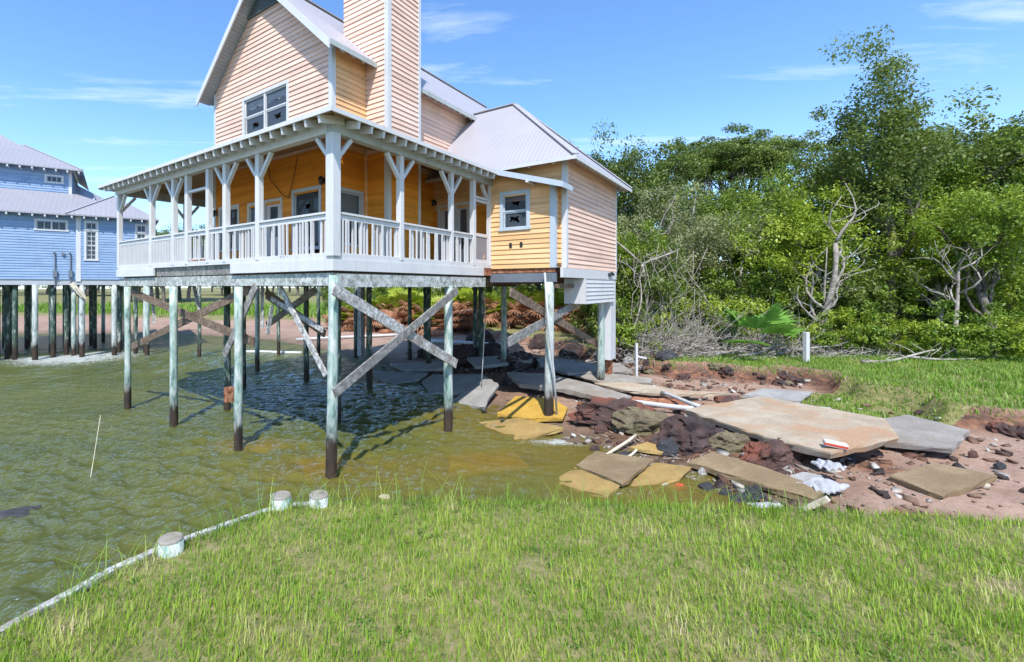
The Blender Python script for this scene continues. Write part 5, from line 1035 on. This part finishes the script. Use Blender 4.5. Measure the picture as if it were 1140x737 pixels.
# bulkhead along the near bank
bk_pts = [(-5.2, -3.0), (-4.4, 1.0), (-4.0, 3.0), (-3.15, 4.9), (-2.83, 5.35), (-2.35, 5.82), (-1.98, 6.18), (-1.62, 6.35), (-1.2, 6.40)]
t_ = empty('bulkhead', (-2.3, 5.8, 0), 0, 'low weathered bulkhead with a pale cap curving round the near bank', 'sea wall')
q = MB(); cap = []
for (a, b_) in zip(bk_pts, bk_pts[1:]): q.beam((a[0]+2.3, a[1]-5.8, 1.27), (b_[0]+2.3, b_[1]-5.8, 1.27), .09, .05)
q.build('cap_rail', M['peeling'], t_)
q = MB()
for (a, b_) in zip(bk_pts, bk_pts[1:]): q.beam((a[0]+2.3, a[1]-5.8, .4), (b_[0]+2.3, b_[1]-5.8, .4), .05, 1.68)
q.build('sheet_boards', M['weathered'], t_)
for (px, py, lab) in ((190, 604, 'short green piling stub with a pale top, nearest the lower left corner'), (313, 556, 'green piling stub, the left one of two close together on the bank lip'), (355, 555, 'grey piling stub half hidden in long grass beside the green one')):
    X, Y, z = wp(px, py-4, 1.42); t_ = empty('piling_stub', (X, Y, 0), 0, lab, 'piling'); q = MB(); q.tube([(0, 0, -1), (0, 0, .5), (.004, 0, 1.41)], .128, 18); q.build('shaft', M['pilewhite' if px > 320 else 'pile'], t_, True)
    q = MB(); q.tube([(0, 0, 1.412), (0, 0, 1.43), (0, 0, 1.442)], [.13, .127, .115], 18); q.build('top', M['slab'], t_, False)
rock(428, 560, 18, 8, 'slabstain', 'chipped pale brick with an orange corner on the lip of the bank', 90, 'brick', 'brick', amp=.1)
# plank and sheets in the lower right
def plank(p, q2, wd, th, mat, label, lifts, name='plank', cat='plank'):
    a = ws(*p, lifts[0]); b_ = ws(*q2, lifts[1]); c = (a+b_)/2; mb = MB(); mb.beam(a-c, b_-c, wd, th); o = mb.build(name, M[mat], None, bevel=.006); o.location = c; return tag(o, label, cat)
plank((890, 569), (922, 555), .10, .09, 'planknew', 'pale new plank poking up behind the grass at the lower right', (.10, .42))
def sheet(px, py, w_, d, hgt_, mat, label, seed, rot=0., name='crumpled_sheet', cat='sheet', lift=.05):
    c = ws(px, py, lift); n = 26; V = []; Fq = []
    for i in range(n):
        for j in range(n):
            u, v = i/(n-1)*2-1, j/(n-1)*2-1; rr = max(abs(u), abs(v)); k = 1-.35*abs(noise.noise(Vector((u*1.7+seed, v*1.7, 0)))); x, y = u*w_/2*k, v*d/2*k
            z = hgt_*((1-rr**2)*.7+abs(noise.noise(Vector((u*1.6+seed, v*1.2, 1))))*.9+.12*noise.noise(Vector((u*4, v*3+seed, 2)))); V.append((x*math.cos(rot)-y*math.sin(rot), x*math.sin(rot)+y*math.cos(rot), z))
    Fq = [(i*n+j, (i+1)*n+j, (i+1)*n+j+1, i*n+j+1) for i in range(n-1) for j in range(n-1)]; me = bpy.data.meshes.new(name); me.from_pydata(V, [], Fq); o = link(name, me, M[mat], None, True)
    s_ = o.modifiers.new('thick', 'SOLIDIFY'); s_.thickness = .012; o.location = c; return tag(o, label, cat)
sheet(915, 543, .75, .55, .20, 'fabric', 'crumpled white cloth hanging off the right end of the largest pale slab', 1, .3, 'white_cloth', 'cloth', .12); sheet(880, 575, .9, .35, .07, 'fabric', 'flat dirty white sheet lying beside the pale plank', 2, -.2, 'white_cloth', 'cloth'); sheet(922, 521, .5, .4, .18, 'fabric', 'white rag bunched on the corner of the largest pale slab', 4, 0, 'white_rag', 'cloth', .3)
sheet(850, 563, .5, .25, .05, 'fabric', 'small scrap of white plastic in the mud below the stones', 6, .1, 'plastic_scrap', 'scrap')
a = ws(925, 498, .58); q = MB(); q.box(-.14, .26, -.1, .1, 0, .10); t_ = q.build('cooler_lid', M['white'], None, bevel=.02); t_.location = a+Vector((.1, .1, .0)); t_.rotation_euler = (.1, .12, -.5); tag(t_, 'white lid with a red stripe at the right corner of the largest pale slab', 'lid')
q = MB(); q.box(-.145, .25, -.104, -.1005, .03, .08); q.build('red_stripe', M['redpaint'], t_)
sheet(730, 447, 2.2, .9, .10, 'rusty', 'rusty sheet of metal between the two white pipes', 8, -.2, 'rusty_sheet', 'sheet', .1)
# dark rag and weed floating at lower left
c = Vector(wp(18, 572, -.03)); sheet(14, 574, .9, .5, .10, 'stone', 'dark blue object awash at the lower left', 11, .4, 'sunken_tarp', 'tarp', .06)
a, b_ = Vector(wp(97, 540, 0)), Vector(wp(97, 540, 0)); b_ = Vector(((112-CX)/F*(a.y+1.6), a.y+1.6, EYE-(462-HY)/F*(a.y+1.6))); q = MB(); n_ = 8
q.tube([(a-Vector((0, 0, .3))).lerp(b_, k/n_)-a for k in range(n_+1)], .006, 5); o = q.build('fishing_rod', M['planknew']); o.location = a; tag(o, 'thin pale rod standing at a slant out of the water at left', 'rod')

# loose angular rubble: too many pieces to count
def chipmat():
    m, t, b = newmat('rubble_mix'); at = N(t, 'ShaderNodeAttribute', attribute_name='tint')
    col = ramp(t, at.outputs['Fac'], [(0, (0.03, 0.022, 0.02)), (.3, (0.13, 0.06, 0.035)), (.5, (0.22, 0.15, 0.10)), (.7, (0.30, 0.28, 0.25)), (.9, (0.45, 0.40, 0.33)), (1, (0.55, 0.54, 0.52))])
    t.links.new(col, b.inputs['Base Color']); b.inputs['Roughness'].default_value = .8; return m
def chips(name, n, spots, smin, smax, seed, label, keep, name_mat):
    r = np.random.default_rng(seed); sp = np.array(spots); k = r.integers(0, len(sp), n); x = sp[k, 0]+r.normal(size=n)*sp[k, 2]; y = sp[k, 1]+r.normal(size=n)*sp[k, 3]
    h, ss, sl2, sb2, led_, bk_ = height(np.stack([x, y], 1)); q = keep(x, y, h, sl2, sb2); x, y, h = x[q], y[q], h[q]; n = len(x)
    c = np.array([[-1, -1, -1], [1, -1, -1], [1, 1, -1], [-1, 1, -1], [-1, -1, 1], [1, -1, 1], [1, 1, 1], [-1, 1, 1]], float)
    S_ = smin+(smax-smin)*r.random(n)**3.5; dim = np.stack([S_, S_*r.uniform(.35, .9, n), S_*r.uniform(.15, .6, n)], 1)
    V = c[None]*dim[:, None]*r.uniform(.45, 1.0, (n, 8, 3)); a = r.uniform(0, 6.28, n); tl = r.normal(size=(n, 2))*.3
    X = V[..., 0]*np.cos(a)[:, None]-V[..., 1]*np.sin(a)[:, None]; Y = V[..., 0]*np.sin(a)[:, None]+V[..., 1]*np.cos(a)[:, None]; Z = V[..., 2]+X*tl[:, :1]+Y*tl[:, 1:]
    V = np.stack([X+x[:, None], Y+y[:, None], Z+(h+dim[:, 2]*.4)[:, None]], -1).reshape(-1, 3); f = np.array([[0, 3, 2, 1], [4, 5, 6, 7], [0, 1, 5, 4], [1, 2, 6, 5], [2, 3, 7, 6], [3, 0, 4, 7]])
    Fq = (f[None]+8*np.arange(n)[:, None, None]).reshape(-1, 4); return tag(link(name, np_mesh(name, V, Fq, {'tint': np.repeat(np.clip(r.random(n)**1.3, 0, 1), 8)}), name_mat), label, 'rubble', None, 'stuff')
RM = chipmat()
chips('rubble', 3600, [(6.5, 12.3, 1.7, 1.3), (8.0, 11.0, 1.5, 1.2), (8.5, 14.5, 2.5, 1.8), (10.5, 17.5, 2.5, 1.3), (5, 20, 2.4, 2.5), (3.5, 24, 3, 2.5), (12, 10, 2.5, 1.6), (7, 9.6, 1.2, .8)], .012, .15, 4, 'loose angular chips of concrete, clay and shell on the eroded shore', lambda x, y, h, sl2, sb2: (h > -.06) & (sb2 < -.3) & (sl2 < .1), RM)
mb = MB(); r = random.Random(12)
for k in range(240):
    px = r.uniform(600, 920) if k % 3 else r.uniform(640, 800); py = r.uniform(405, 560); p = ws(px, py, .02)
    if height(np.array([[p.x, p.y]]))[4][0] > .3 or p.y < 7.4: continue
    a = r.uniform(0, 3.14); L = r.uniform(.1, .45); d = Vector((math.cos(a), math.sin(a), r.uniform(-.1, .25)))*L; mb.tube([p, p+d*.5+Vector((0, 0, .02)), p+d], [.012, .01, .004], 5, False)
tag(mb.build('driftwood_sticks', M['palebark']), 'scattered thin grey sticks washed up among the slabs', 'sticks', None, 'stuff')

# low broadleaf weeds and clover in the near turf
r = random.Random(44); C_ = []
while len(C_) < 150:
    x_, y_ = r.uniform(-3.2, 8), r.uniform(3.2, 6.4); hh_ = height(np.array([[x_, y_]])); 
    if hh_[3][0] > .1 and vnoise(np.array([x_]), np.array([y_]), 1.9, 4.)[0] > .0: C_.append((x_, y_, float(hh_[0][0])+.02))
me = leafmesh('weeds', C_, .08, 20, .026, .35, 9, 1.2, .8); tag(link('low_weeds', me, M['weedleaf']), 'low broadleaf weeds growing in the near turf', 'weeds', None, 'stuff')
